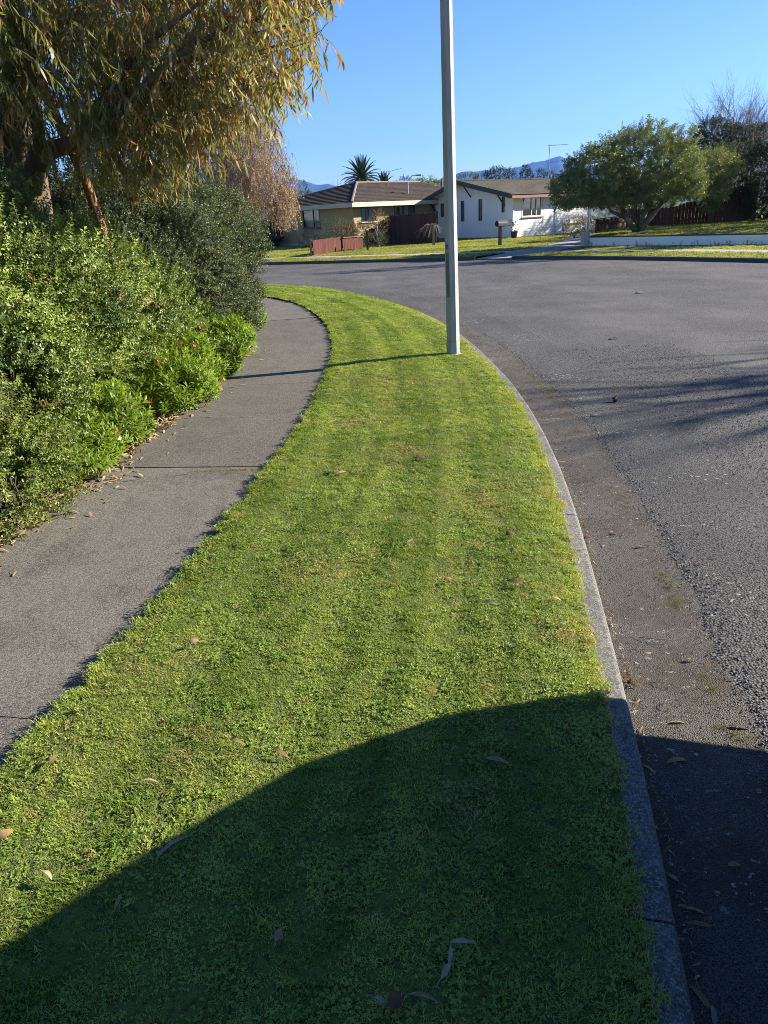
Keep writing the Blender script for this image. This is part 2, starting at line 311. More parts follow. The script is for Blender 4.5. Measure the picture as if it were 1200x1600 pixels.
# ------------------------------------------------------------------ scatter (leaves, blades, stones): geometry nodes over a point mesh
def proto(name, mb, mats): return bpy.data.objects.new(name, mb.mesh(name, mats))
def scatter(name, pts, eul, scl, idx, tint, dry, protos, parent=None, kind='stuff', org=None):
    me = bpy.data.meshes.new(name); n = len(pts)
    o = bpy.data.objects.new(name, me); COL.objects.link(o)
    if parent is not None: org = ORG[parent.name]; o.parent = parent
    org = np.zeros(3) if org is None else np.array(org)
    me.vertices.add(n); me.vertices.foreach_set('co', (np.asarray(pts)-org).astype(np.float32).ravel())
    if parent is None: o.location = org
    for an, ty, data, key in (('eul', 'FLOAT_VECTOR', eul, 'vector'), ('scl', 'FLOAT', scl, 'value'), ('idx', 'INT', idx, 'value'), ('tint', 'FLOAT', tint, 'value'), ('dry', 'FLOAT', dry, 'value')):
        a = me.attributes.new(an, ty, 'POINT'); d = np.asarray(data); a.data.foreach_set(key, (np.broadcast_to(d, (n,)) if d.ndim < 2 else d).astype(np.int32 if ty == 'INT' else np.float32).ravel())
    ng = bpy.data.node_groups.new(name+'_nodes', 'GeometryNodeTree'); N = ng.nodes; L = ng.links
    ng.interface.new_socket('Geometry', in_out='INPUT', socket_type='NodeSocketGeometry'); ng.interface.new_socket('Geometry', in_out='OUTPUT', socket_type='NodeSocketGeometry')
    gi = N.new('NodeGroupInput'); go = N.new('NodeGroupOutput'); ip = N.new('GeometryNodeInstanceOnPoints'); jn = N.new('GeometryNodeJoinGeometry')
    for p in protos[::-1]:
        oi = N.new('GeometryNodeObjectInfo'); oi.inputs['Object'].default_value = p; g2 = N.new('GeometryNodeGeometryToInstance')
        L.new(oi.outputs['Geometry'], g2.inputs[0]); L.new(g2.outputs[0], jn.inputs[0])
    def attr(nm, ty):
        a = N.new('GeometryNodeInputNamedAttribute'); a.data_type = ty; a.inputs[0].default_value = nm; return a.outputs[0]
    L.new(gi.outputs[0], ip.inputs['Points']); L.new(jn.outputs[0], ip.inputs['Instance']); ip.inputs['Pick Instance'].default_value = True
    L.new(attr('idx', 'INT'), ip.inputs['Instance Index']); e2r = N.new('FunctionNodeEulerToRotation'); L.new(attr('eul', 'FLOAT_VECTOR'), e2r.inputs[0])
    L.new(e2r.outputs[0], ip.inputs['Rotation']); L.new(attr('scl', 'FLOAT'), ip.inputs['Scale']); L.new(ip.outputs[0], go.inputs[0])
    md = o.modifiers.new('scatter', 'NODES'); md.node_group = ng
    if kind: o['kind'] = kind
    return o
def eulers(axes, spin=True):
    out_ = np.empty((len(axes), 3))
    for i, a in enumerate(axes):
        q = Vector(a).to_track_quat('Z', 'Y')
        if spin: q = q @ Quaternion((0, 0, 1), random.uniform(0, 6.2832))
        out_[i] = q.to_euler()
    return out_
def leaf(mb, p, d, nrm, L, Wd, fold=.25, droop=.0, mi=0, seg=1):
    """a small leaf: diamond folded along its midrib, optionally drooping"""
    p, d, nrm = np.array(p, float), np.array(d, float), np.array(nrm, float); d /= np.linalg.norm(d)
    sd = np.cross(d, nrm); k = np.linalg.norm(sd)
    if k < 1e-4: sd = np.cross(d, np.array([.3, .9, .2])); k = np.linalg.norm(sd)
    sd /= k; up = np.cross(sd, d)
    if seg == 1:
        m = p+d*L*.45; t = p+d*L-up*droop*L; e = up*Wd*fold
        mb.add([p, m+sd*Wd/2+e, t, m-sd*Wd/2+e], [(0, 1, 2), (0, 2, 3)], mi)
    else:
        V = [p]; ang = 0; q = p.copy()
        for i in range(1, seg):
            f = i/seg; q = q+(d*math.cos(ang)-up*math.sin(ang))*L/seg; ang += droop/seg; w = Wd*math.sin(math.pi*min(1, f*.9+.08))
            V += [q+sd*w/2+up*w*fold, q-sd*w/2+up*w*fold]
        V.append(q+(d*math.cos(ang)-up*math.sin(ang))*L/seg); n = len(V)
        F = [(0, 1, 2)]+[(1+2*i, 3+2*i, 4+2*i, 2+2*i) for i in range(seg-2)]+[(n-3, n-1, n-2)]
        mb.add(V, F, mi)
def rv(s=1.0): return np.array([random.gauss(0, s) for _ in range(3)])
def sprig(nm, mat, twig, L=.16, nl=14, ll=.03, lw=.016, spread=1.0, up=.3, droop=.1, seg=1, stem=.0022):
    mb = MB(); path = [(0, 0, 0)]; d = np.array([0, 0, 1.])
    for i in range(4): d = d+rv(.16); d /= np.linalg.norm(d); path.append(tuple(np.array(path[-1])+d*L/4))
    P = np.array(path); mb.tube(P, np.linspace(stem, stem*.4, 5), 3, False, 1)
    for i in range(nl):
        t = (i+.6)/nl*4; k = min(3, int(t)); p = P[k]+(P[k+1]-P[k])*(t-k); a = i*2.4+random.uniform(-.5, .5)
        dd = np.array([math.cos(a)*spread, math.sin(a)*spread, up+random.gauss(0, .25)]); s = random.uniform(.7, 1.15)
        leaf(mb, p, dd, np.array([0, 0, 1.])+rv(.35), ll*s, lw*s, .22, droop, 0, seg)
    return proto(nm, mb, [mat, twig])
def hang_sprig(nm, mat, twig, L=.32, nl=17, ll=.105, lw=.0145):
    """a drooping gum twig: sickle leaves hanging straight down from it"""
    mb = MB(); path = [np.zeros(3)]; a0 = random.uniform(0, 6.28); d = np.array([math.cos(a0)*.8, math.sin(a0)*.8, -.25])
    for i in range(6): path.append(path[-1]+d/np.linalg.norm(d)*L/6); d = d+np.array([0, 0, -.28])+rv(.1)
    P = np.array(path); mb.tube(P, np.linspace(.0028, .001, 7), 3, False, 1)
    for i in range(nl):
        t = min(5.99, (i+.5)/nl*6.2); k = int(t); p = P[k]+(P[k+1]-P[k])*(t-k); a = random.uniform(0, 6.28); s = random.uniform(.65, 1.2)
        leaf(mb, p, np.array([math.cos(a)*.55, math.sin(a)*.55, -1]), rv(1), ll*s, lw*s*random.uniform(.8, 1.2), .12, random.uniform(-.9, .9), 0, 4)
    return proto(nm, mb, [mat, twig])
def fbm(p, s): return mnoise.noise(Vector(p)*s)
def blob_points(ell, n, depth=.2, lump=.22, lf=1.6, seed=0, zmin=.02, keep=None, inner=.62):
    """points and outward axes spread through the outer shell of a union of lumpy ellipsoids ell = [(cx,cy,cz,rx,ry,rz), ...]"""
    ell = np.array(ell, float); area = (ell[:, 3]*ell[:, 4]+ell[:, 3]*ell[:, 5]+ell[:, 4]*ell[:, 5]); pr = area/area.sum(); P = []; A = []
    off = Vector((seed*7.3, seed*3.1, seed*1.7)); tries = 0
    while len(P) < n and tries < n*8:
        tries += 1; e = ell[rng.choice(len(ell), p=pr)]; d = rng.normal(size=3); d /= np.linalg.norm(d)
        lp = e[:3]+d*e[3:]; k = 1+lump*mnoise.noise(Vector(lp)*lf+off)+lump*.5*mnoise.noise(Vector(lp)*lf*2.6+off)
        r = k*(1-abs(rng.normal(0, depth))); p = e[:3]+d*e[3:]*r
        if p[2] < zmin or r < .15: continue
        q = (p-ell[:, :3])/ell[:, 3:]; dd = np.sort(np.linalg.norm(q, axis=1))
        if len(ell) > 1 and dd[0] < inner and rng.random() > .15: continue
        if keep is not None and not keep(p): continue
        nn = d/e[3:]; nn /= np.linalg.norm(nn); P.append(p); A.append(nn)
    return np.array(P), np.array(A)
def foliage(name, ell, n, protos, parent, sc=(.8, 1.25), depth=.2, lump=.22, lf=1.6, seed=0, zmin=.02, axis_up=.35, jit=.45, tintf=None, dryf=None, keep=None, inner=.62):
    P, A = blob_points(ell, n, depth, lump, lf, seed, zmin, keep, inner)
    ax = A+np.array([0, 0, axis_up])+rng.normal(0, jit, A.shape)
    t = np.clip(rng.normal(.5, .22, len(P)), 0, 1) if tintf is None else tintf(P); dr = (rng.random(len(P)) < .02)*.8 if dryf is None else dryf(P)
    return scatter(name, P, eulers(ax), rng.uniform(sc[0], sc[1], len(P)), rng.integers(0, len(protos), len(P)), t, dr, protos, parent)
def grow(base, d, length, rad, level, maxl, out_, ends, kids=(3, 5), ang=.7, shrink=.62, gravity=0.0, wob=.12, segs=6, first=.3):
    """recursive limbs: appends (path, radii); ends collects twig tips"""
    p = np.array(base, float); d = np.array(d, float)/np.linalg.norm(d); path = [p.copy()]; dirs = [d.copy()]
    for i in range(segs):
        d = d+np.array([random.gauss(0, wob), random.gauss(0, wob), random.gauss(0, wob)+gravity*(level/maxl)]); d /= np.linalg.norm(d); p = p+d*length/segs; path.append(p.copy()); dirs.append(d.copy())
    r = np.linspace(rad, rad*(.55 if level < maxl else .3), segs+1); out_.append((np.array(path), r, level))
    if level >= maxl: ends.append(path[-1]); return
    nk = random.randint(*kids)
    for k in range(nk+1):
        t = 1.0 if k == nk else random.uniform(first, .97); i = min(segs, int(t*segs)); q = path[i]
        ax = rv(1); ax -= dirs[i]*(ax@dirs[i]); ax /= np.linalg.norm(ax); a = random.gauss(ang, .18)*(.45 if k == nk else 1)
        grow(q, dirs[i]*math.cos(a)+ax*math.sin(a), length*shrink*random.uniform(.75, 1.2), r[i]*.66, level+1, maxl, out_, ends, kids, ang, shrink, gravity, wob, max(3, segs-1), .15)
def limbs_mesh(limbs, trunk_sides=9):
    mb = MB()
    for p, r, lv in limbs: mb.tube(p, r, trunk_sides if lv == 0 else (6 if lv == 1 else 3), lv < 2)
    return mb

# ------------------------------------------------------------------ the lie of the street
pathR = smooth_line([(-2.35, -4), (-1.75, -.5)] + [G(*q) for q in ((0, 1200), (60, 1130), (150, 1050), (210, 980), (270, 920), (340, 830), (415, 735), (460, 680), (495, 620), (515, 580), (520, 550), (518, 520), (505, 500), (480, 480), (455, 470), (415, 462))] + [(-5.0, 20.8), (-10, 23.8), (-20, 27)], .12, 5)
kerbL = smooth_line([(-.75, -4), (.2, -.6)] + [G(*q) for q in ((1030, 1600), (1010, 1440), (985, 1300), (960, 1120), (940, 1050), (921, 980), (904, 900), (890, 830), (868, 750), (835, 670), (800, 610), (770, 575), (735, 540), (700, 512), (660, 490), (600, 470), (560, 460), (500, 450), (440, 446), (410, 445))] + [(-6, 23.4), (-12, 26.2), (-22, 29.5)], .12, 5)
pathL = offset(pathR, -1.27)
kerbR = offset(kerbL, .092)
chan = offset(kerbL, .53); chan = chan+normals(chan)*np.array([.035*mnoise.noise(Vector((x*2.2, y*2.2, 1)))+.03*mnoise.noise(Vector((x*8, y*8, 2))) for x, y in chan])[:, None]
ROADZ = -.115
far_kerb = smooth_line([(-60, 52), (-30, 43)] + [G(*q, ROADZ) for q in ((405, 414), (560, 411), (700, 407), (800, 404.5), (900, 405), (1000, 406), (1100, 408), (1200, 410.5))] + [(17, 12), (24, -2)], .4, 6)
# far_kerb runs left to right seen from here; its left-hand side (away from us) is offset(-)
def far_line(d): return offset(far_kerb, -d)

# --- ground, road
mb = MB(); Rg = 16000; mb.face([(-Rg, -2000, -.35), (Rg, -2000, -.35), (Rg, Rg, -.35), (-Rg, Rg, -.35)]); tag(mb.build('ground', M['ground']), kind='structure')
mb = MB(); mb.face([(-70, -30, ROADZ), (70, -30, ROADZ), (70, 70, ROADZ), (-70, 70, ROADZ)]); tag(mb.build('road', M['road']), kind='structure')
# rough weathered edge of the seal beside the channel, then the channel
mb = MB(); A, B = chan, offset(kerbL, 1.25); mb.strip(A, B, ROADZ+.004, ROADZ+.004); tag(mb.build('road_edge', M['road_edge']), kind='structure')
mb = MB(); mid = offset(kerbL, .3); base = offset(kerbL, .10); mb.strip(base, mid, ROADZ+.012, ROADZ+.008); mb.strip(mid, chan, ROADZ+.008, ROADZ+.0065); tag(mb.build('gutter_channel', M['channel']), kind='structure')

# --- near kerb in cast lengths
kerb = empty('kerb', (1, 3, 0), kind='structure')
sK = arclen(kerbL); j0 = sK[np.argmin(np.linalg.norm(kerbL-G(1015, 1436)[:2], axis=1))]; cuts = sorted([j0+i*2.6 for i in range(-3, 16) if 0 < j0+i*2.6 < sK[-1]])
def sub(q, s, a, b, n):
    t = np.linspace(a, b, n); return np.stack([np.interp(t, s, q[:, i]) for i in (0, 1)], 1)
nk_ = normals(kerbL)
for a, b in zip([0]+cuts, cuts+[sK[-1]]):
    q = sub(kerbL, sK, a+.004, b-.004, max(4, int((b-a)/.15))); nn = sub(nk_, sK, a+.004, b-.004, len(q)); mb = MB()
    prof = [(-.03, -.25), (-.03, -.012), (-.002, -.006), (.062, -.008), (.073, -.012), (.080, -.022), (.10, -.25)]
    wz = [.0025*mnoise.noise(Vector((x*3, y*3, 0))) for x, y in q]
    V = [(x+nx*o_, y+ny*o_, z+w) for (x, y), (nx, ny), w in zip(q, nn, wz) for o_, z in prof]; k = len(prof)
    F = [(i*k+j, i*k+j+1, (i+1)*k+j+1, (i+1)*k+j) for i in range(len(q)-1) for j in range(k-1)]+[tuple(range(k))[::-1], tuple(range((len(q)-1)*k, len(q)*k))]
    mb.add(V, F); mb.build('kerb_stone', M['kerb'], kerb)

# --- footpath slabs
fp = empty('footpath', (-1.5, 3, 0), kind='structure')
sR = arclen(pathR); jA = sR[np.argmin(np.linalg.norm(pathR-G(418, 728)[:2], axis=1))]; jB = sR[np.argmin(np.linalg.norm(pathR-G(70, 1130)[:2], axis=1))]; stp = jA-jB
cuts = sorted([jB+i*stp for i in range(-3, 14) if 0 < jB+i*stp < sR[-1]]); PZ = -.022
nR = normals(pathR)
for si, (a, b) in enumerate(zip([0]+cuts, cuts+[sR[-1]])):
    q = sub(pathR, sR, a+.005, b-.005, max(4, int((b-a)/.25))); nn = sub(nR, sR, a+.005, b-.005, len(q)); mb = MB(); tz = random.uniform(-.004, .004)
    prof = [(.0, -.15), (.0, PZ-.006), (-.008, PZ), (-1.28, PZ+.004), (-1.29, -.15)]; k = len(prof)
    V = [(x+nx*o_, y+ny*o_, z+tz) for (x, y), (nx, ny) in zip(q, nn) for o_, z in prof]
    F = [(i*k+j, (i+1)*k+j, (i+1)*k+j+1, i*k+j+1) for i in range(len(q)-1) for j in range(k-1)]+[tuple(range(k)), tuple(range((len(q)-1)*k, len(q)*k))[::-1]]
    mb.add(V, F); mb.build('paving_slab', M['path'], fp)

# --- near verge (turf) with its unevenness
def verge_z(x, y):
    return .004+.010*mnoise.noise(Vector((x*1.1, y*1.1, 3)))+.004*mnoise.noise(Vector((x*5, y*5, 9)))
A = resample(pathR[pathR[:, 1] < 40], 160); B = resample(kerbL, 160); mb = MB(); NL = 18; V = []
for i in range(160):
    for j in range(NL+1):
        t = j/NL; p = A[i]*(1-t)+B[i]*t; e = min(t, 1-t)*NL; V.append((p[0], p[1], verge_z(*p)+(.012 if .8 < e else -.012)+.02*math.sin(math.pi*t)))
mb.add(V, [(i*(NL+1)+j, i*(NL+1)+j+1, (i+1)*(NL+1)+j+1, (i+1)*(NL+1)+j) for i in range(159) for j in range(NL)]); vg = mb.build('verge', M['turf'], smooth=True); vg['kind'] = 'structure'
# garden bed left of the path
mb = MB(); A = offset(pathR, -1.291); mb.strip(offset(pathR, -9), A, -.01, -.03); tag(mb.build('garden_soil', M['soil']), kind='structure')

# --- far side: kerb, verge, footpath, lawns, drive
drv0 = G(735, 406)[:2]; drv1 = G(868, 404)[:2]
sF = arclen(far_kerb); sd0 = sF[np.argmin(np.linalg.norm(far_kerb-G(742, 406, ROADZ)[:2], axis=1))]; sd1 = sF[np.argmin(np.linalg.norm(far_kerb-G(800, 405, ROADZ)[:2], axis=1))]
fk = empty('far_kerb', (far_kerb[60][0], far_kerb[60][1], 0), kind='structure'); nF = normals(far_kerb)
def far_seg(a, b, top):
    q = sub(far_kerb, sF, a, b, max(4, int((b-a)/.5))); nn = -sub(nF, sF, a, b, len(q)); mb = MB()
    prof = [(-.02, -.25), (.012, top-.02), (.03, top), (.16, top), (.16, -.25)]; k = len(prof)
    V = [(x+nx*o_, y+ny*o_, z) for (x, y), (nx, ny) in zip(q, nn) for o_, z in prof]
    F = [(i*k+j, (i+1)*k+j, (i+1)*k+j+1, i*k+j+1) for i in range(len(q)-1) for j in range(k-1)]+[tuple(range(k)), tuple(range((len(q)-1)*k, len(q)*k))[::-1]]
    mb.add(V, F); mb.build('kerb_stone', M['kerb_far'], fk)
edges = [0]+[x for x in np.arange(6, sF[-1]-1, 6.0) if not sd0-2 < x < sd1+2]+[sF[-1]]
for a, b in zip(edges[:-1], edges[1:]):
    if a < sd0 < b: far_seg(a+.01, sd0, 0); far_seg(sd0+.01, sd1-.01, ROADZ+.03); far_seg(sd1, b-.01, 0)
    else: far_seg(a+.01, b-.01, 0)
LW0 = G(922, 385)[:2]; LW1 = G(1200, 382.5)[:2]
A = resample(far_line(.15), 200)
def band(d0, d1, z, mat, name, kind='structure', a=0, b=None):
    mb = MB(); b = sF[-1] if b is None else b; n = 160; ln0 = sub(far_kerb, sF, a, b, n); nn = -sub(nF, sF, a, b, n); mb.strip(ln0+nn*d1, ln0+nn*d0, z, z); return tag(mb.build(name, mat), kind=kind)
d_path = 2.3
band(.15, d_path+.1, -.004, M['lawn'], 'far_verge', a=0, b=sd0); band(.15, d_path+.1, -.004, M['lawn'], 'far_verge', a=sd1)
band(d_path, d_path+1.3, 0.0, M['far_path'], 'far_footpath')
# lawn beyond: one sheet, rising slightly
q = far_line(d_path+1.25); mb = MB(); n_ = 120; q = resample(q, n_); back = np.stack([q[:, 0]*1.6+6, q[:, 1]+70], 1)
mb.strip(back, q, .3, -.006); tag(mb.build('front_lawns', M['lawn']), kind='structure')
# driveway from the dropped kerb back beside the white house
dv = [G(742, 406, ROADZ), G(800, 405, ROADZ)]
Ld = [tuple(G(742, 406, ROADZ)[:2]), tuple(G(772, 398)[:2]), tuple(G(835, 388)[:2]), tuple(G(880, 378.5)[:2]), (12.2, 46), (15, 52)]
Rd = [tuple(G(803, 405, ROADZ)[:2]), tuple(G(826, 400)[:2]), tuple(G(880, 391)[:2]), tuple(G(917, 384)[:2]), (14.2, 42), (18, 50)]
Ld = resample(smooth_line(Ld, .3, 3), 40); Rd = resample(smooth_line(Rd, .3, 3), 40)
mb = MB(); zz = np.linspace(-.02, .10, 40); zz[:5] = np.linspace(ROADZ+.035, -.02+.02, 5); zz[5:] = np.maximum(zz[5:], .022); mb.strip(Ld, Rd, zz+.008, zz+.008); tag(mb.build('driveway', M['drive']), kind='structure')

# ------------------------------------------------------------------ haze: the air between here and the ranges
mb = MB(); mb.obox((0, 6000, 600), (13000, 0, 0), (0, 7500, 0), (0, 0, 602)); hm, n, l = newmat('haze_air')
pv = n.new('ShaderNodeVolumePrincipled'); pv.inputs['Color'].default_value = (.09, .33, 1.0, 1); pv.inputs['Density'].default_value = 6e-5; pv.inputs['Anisotropy'].default_value = .2
ho = n.new('ShaderNodeOutputMaterial'); l.new(pv.outputs[0], ho.inputs['Volume']); USE_HAZE = True
if USE_HAZE: tag(mb.build('haze', hm), kind='stuff')
# ------------------------------------------------------------------ mountains
prof_px = [(-500, 318), (-250, 330), (0, 318), (200, 312), (330, 306), (400, 296), (437, 286), (457, 275), (475, 282), (495, 288), (515, 286), (540, 292), (575, 300), (610, 299), (640, 290), (668, 283), (690, 277), (720, 268), (762, 264), (795, 262), (830, 255), (858, 246), (876, 243), (895, 250), (930, 262), (1000, 262), (1100, 250), (1200, 240), (1500, 225), (1900, 220)]
az = []; el = []
for x, y in prof_px: d = ray(x, y); az.append(math.atan2(d[0], d[1])); el.append(d[2]/math.hypot(d[0], d[1]))
na, nr = 420, 26; AZ = np.linspace(az[0], az[-1], na); EL = np.interp(AZ, az, el); V = []
for a, e in zip(AZ, EL):
    Rr = 7600*(1+.12*mnoise.noise(Vector((a*4, 0, 1)))); e = e+.0022*mnoise.noise(Vector((a*60, 2, 0)))+.001*mnoise.noise(Vector((a*190, 5, 0)))
    for j in range(nr):
        f = j/(nr-1); dist = Rr*(.62+.6*f); hgt = Rr*e*max(0, 1-abs(f-.633)/.633)**.85; x, y = dist*math.sin(a), dist*math.cos(a)
        k = 1-abs(f-.633)/.633; hgt += 55*k*(1-k)*2*mnoise.noise(Vector((x*.0022, y*.0022, 0)))+40*k*(1-k)*mnoise.noise(Vector((x*.006, y*.006, 4))); V.append((x, y, max(-5, hgt)-1 if j not in (0, nr-1) else -5))
mb = MB(); mb.add(V, [(i*nr+j, (i+1)*nr+j, (i+1)*nr+j+1, i*nr+j+1) for i in range(na-1) for j in range(nr-1)]); tag(mb.build('mountains', M['mountain'], smooth=True), kind='structure')

# ------------------------------------------------------------------ houses
def P3(P0, d, u, z, off=0.0):
    """point on a wall: u along it, z up, off towards the viewer"""
    return np.array([P0[0]+d[0]*u+d[1]*off, P0[1]+d[1]*u-d[0]*off, z])
def wall(mb, P0, d, L, z0, z1, ops=(), dep=.11, uv=None):
    us = sorted({0, L, *[o[0] for o in ops], *[o[1] for o in ops]}); zs = sorted({z0, z1, *[o[2] for o in ops], *[o[3] for o in ops]})
    for a, b in zip(us[:-1], us[1:]):
        for c, e in zip(zs[:-1], zs[1:]):
            if any(o[0]-1e-6 <= a and b <= o[1]+1e-6 and o[2]-1e-6 <= c and e <= o[3]+1e-6 for o in ops): continue
            mb.face([P3(P0, d, a, c), P3(P0, d, b, c), P3(P0, d, b, e), P3(P0, d, a, e)])
    for a, b, c, e in ops:
        for (u0, w0), (u1, w1) in (((a, c), (b, c)), ((b, c), (b, e)), ((b, e), (a, e)), ((a, e), (a, c))):
            mb.face([P3(P0, d, u1, w1), P3(P0, d, u0, w0), P3(P0, d, u0, w0, -dep), P3(P0, d, u1, w1, -dep)])
def bar(mb, P0, d, u0, z0, u1, z1, w, off0, off1, mi=0):
    """rectangular bar on a wall from (u0,z0) to (u1,z1), w wide, between two offsets"""
    a, b = P3(P0, d, u0, z0, (off0+off1)/2), P3(P0, d, u1, z1, (off0+off1)/2); t = b-a; L = np.linalg.norm(t); t /= L; nrm = np.array([d[1], -d[0], 0]); s = np.cross(t, nrm); mb.obox((a+b)/2, t*L/2, s*w/2, nrm*(off1-off0)/2, mi)
def window(root, P0, d, op, frame, mull=(), trans=(), curtain=None, sill=None, pane=M['glass'], fw=.055, cover=None):
    a, b, c, e = op; c3 = P3(P0, d, (a+b)/2, c)
    w = empty('window', c3); w.parent = root; w.location = c3-ORG[root.name]
    mb = MB(); bar(mb, P0, d, a+fw/2, c, a+fw/2, e, fw, -.06, .02); bar(mb, P0, d, b-fw/2, c, b-fw/2, e, fw, -.06, .02); bar(mb, P0, d, a+fw, c+fw/2, b-fw, c+fw/2, fw, -.06, .018); bar(mb, P0, d, a+fw, e-fw/2, b-fw, e-fw/2, fw, -.06, .018)
    for m_ in mull: bar(mb, P0, d, m_, c+fw, m_, e-fw, .05, -.058, .012)
    for (u0, u1, zz_) in trans: bar(mb, P0, d, u0, zz_, u1, zz_, .045, -.056, .009)
    mb.build('frame', frame, w)
    us = [a+fw/2, *mull, b-fw/2]
    for u0, u1 in zip(us[:-1], us[1:]):
        mb = MB(); mb.face([P3(P0, d, u0, c+fw/2, -.03), P3(P0, d, u1, c+fw/2, -.03), P3(P0, d, u1, e-fw/2, -.03), P3(P0, d, u0, e-fw/2, -.03)]); mb.build('pane', pane, w)
    if curtain:
        for (u0, u1) in curtain:
            mb = MB(); n_ = max(6, int((u1-u0)/.04)); V = []
            for i in range(n_+1):
                u = u0+(u1-u0)*i/n_; V += [P3(P0, d, u, c-.05, -.2+.025*math.sin(i*1.9)), P3(P0, d, u, e+.05, -.2+.025*math.sin(i*1.9))]
            mb.add(V, [(2*i, 2*i+2, 2*i+3, 2*i+1) for i in range(n_)]); mb.build('curtain', M['curtain'], w)
    if sill is not None:
        mb = MB(); bar(mb, P0, d, a-.06, c-.03, b+.06, c-.03, .05, 0.002, .09); mb.build('sill', sill, w)
    return w
def courses(mb, e0, e1, r0, r1, n, lift=.018):
    """a roof face from eave e0-e1 up to ridge r0-r1 laid in n lapped courses"""
    e0, e1, r0, r1 = (np.array(t, float) for t in (e0, e1, r0, r1)); nr_ = np.cross(e1-e0, r0-e0+1e-9); k = np.linalg.norm(nr_)
    if k < 1e-6: nr_ = np.cross(e1-e0, r1-e0)
    nr_ /= np.linalg.norm(nr_); nr_ *= np.sign(nr_[2])
    for i in range(n):
        t0, t1 = i/n, (i+1)/n; a, b, c, e = e0+(r0-e0)*t0, e1+(r1-e1)*t0, e1+(r1-e1)*t1, e0+(r0-e0)*t1
        mb.face([a+nr_*lift, b+nr_*lift, c, e]); mb.face([a, b, b+nr_*lift, a+nr_*lift])
def unit2(a): a = np.array(a, float); return a/np.linalg.norm(a)

# --- white gabled house
hd = unit2((.80, .60)); gl = np.array([-hd[1], hd[0]])            # along the lit side; gable runs back-left
C0 = G(800, 373)[:2]; ZB = 0.0
r_ = ray(680, 376); t_ = np.linalg.solve(np.stack([r_[:2], -gl], 1), C0); GW = t_[1]; C1 = C0+gl*GW      # left end of gable
SL = 12.5; gd = -gl                                                # gable walked left -> right
uz = lambda px, py: ONWALL(px, py, C1, gd)
up_, zp = uz(725, 282); zl = uz(680.5, 308)[1]; zr = uz(801, 309)[1]; EAV = (zl+zr)/2
wh = empty('white_house', (C0[0], C0[1], 0), 'white weatherboard house with slotted gable and grey shingle roof', 'house')
ops = []
for x0, x1, y0, y1 in ((689, 693.5, 318, 339), (720.5, 725.5, 314, 346), (748, 753.5, 311.5, 345), (784, 788.5, 307.5, 332)):
    a = uz(x0, (y0+y1)/2)[0]; b = uz(x1, (y0+y1)/2)[0]; ops.append((a, b, uz(x0, y1)[1], uz(x0, y0)[1]))
PKZ = zp-.12; ops = [(a, b, c, min(e, EAV-.03)) for a, b, c, e in ops]
mb = MB(); wall(mb, C1, gd, GW, -.2, EAV, ops); mb.face([P3(C1, gd, 0, EAV), P3(C1, gd, GW, EAV), P3(C1, gd, up_, PKZ)])
so = []
sz = lambda px, py: ONWALL(px, py, C0, hd)
w1 = (sz(815, 320)[0], sz(846.5, 320)[0], sz(830, 339)[1], sz(830, 306.5)[1]); w1 = (w1[0], w1[1], w1[2], min(w1[3], EAV-.12)); w2 = (sz(892, 315)[0], sz(936, 315)[0], sz(905, 321)[1], EAV-.12)
wall(mb, C0, hd, SL, -.2, EAV, [w1, w2]); Cb = C0+hd*SL; wall(mb, Cb, gl, GW, -.2, EAV+.01); wall(mb, C1+hd*SL, -hd, SL, -.2, EAV+.01)
mb.face([P3(Cb, gl, 0, EAV), P3(Cb, gl, GW, EAV), P3(Cb, gl, GW-up_, PKZ)]); mb.build('wall', M['white'], wh)
# lapped boards on the lit side, one strip each
nb = 16; bh = (EAV-.14+.1)/nb
for i in range(nb):
    z0 = -.1+i*bh; z1 = z0+bh; cut = sorted([0]+[t for w in (w1, w2) if w[2] < z1 and w[3] > z0 for t in (w[0]-.05, w[1]+.05)]+[SL])
    for a, b in zip(cut[0::2], cut[1::2]):
        mb = MB(); mb.face([P3(C0, hd, a, z0, .026), P3(C0, hd, b, z0, .026), P3(C0, hd, b, z1, .010), P3(C0, hd, a, z1, .010)]); mb.face([P3(C0, hd, a, z0, .002), P3(C0, hd, b, z0, .002), P3(C0, hd, b, z0, .026), P3(C0, hd, a, z0, .026)]); mb.build('weatherboard', M['white2'], wh)
mb = MB(); bar(mb, C0, hd, .03, -.15, .03, EAV, .08, .004, .045); mb.build('corner_board', M['white'], wh)
mb = MB(); bar(mb, C1, gd, 0, .02, GW, .02, .16, .004, .02); mb.build('base_board', M['plinth'], wh)
for o_ in ops: window(wh, C1, gd, o_, M['alu'], pane=M['slot_glass'], fw=.05)
mu = sz(830.5, 320)[0]; mu2 = sz(838, 320)[0]; window(wh, C0, hd, w1, M['white_frame'], (mu, mu2), (), [(w1[0]-.05, w1[0]+.3)], M['alu'], fw=.09)
window(wh, C0, hd, w2, M['alu'], (w2[0]+(w2[1]-w2[0])*.35, w2[0]+(w2[1]-w2[0])*.68), (), None, M['white_frame'])
OV = .75; OE = .55; sl_l = (PKZ-EAV)/up_; sl_r = (PKZ-EAV)/(GW-up_)
def rp(u, s, zadd=.1):                                            # roof point: u across gable, s along house
    z = PKZ-(up_-u)*sl_l if u < up_ else PKZ-(u-up_)*sl_r; b = C1+gd*u+hd*s; return np.array([b[0], b[1], z+zadd])
mb = MB(); courses(mb, rp(GW+OE, -OV), rp(GW+OE, SL+.4), rp(up_, -OV), rp(up_, SL+.4), 15, .035); mb.build('roof', M['roof_grey'], wh)
mb = MB(); courses(mb, rp(-1.3, -OV), rp(-1.3, SL+.4), rp(up_, -OV), rp(up_, SL+.4), 16); mb.build('roof', M['roof_grey'], wh)
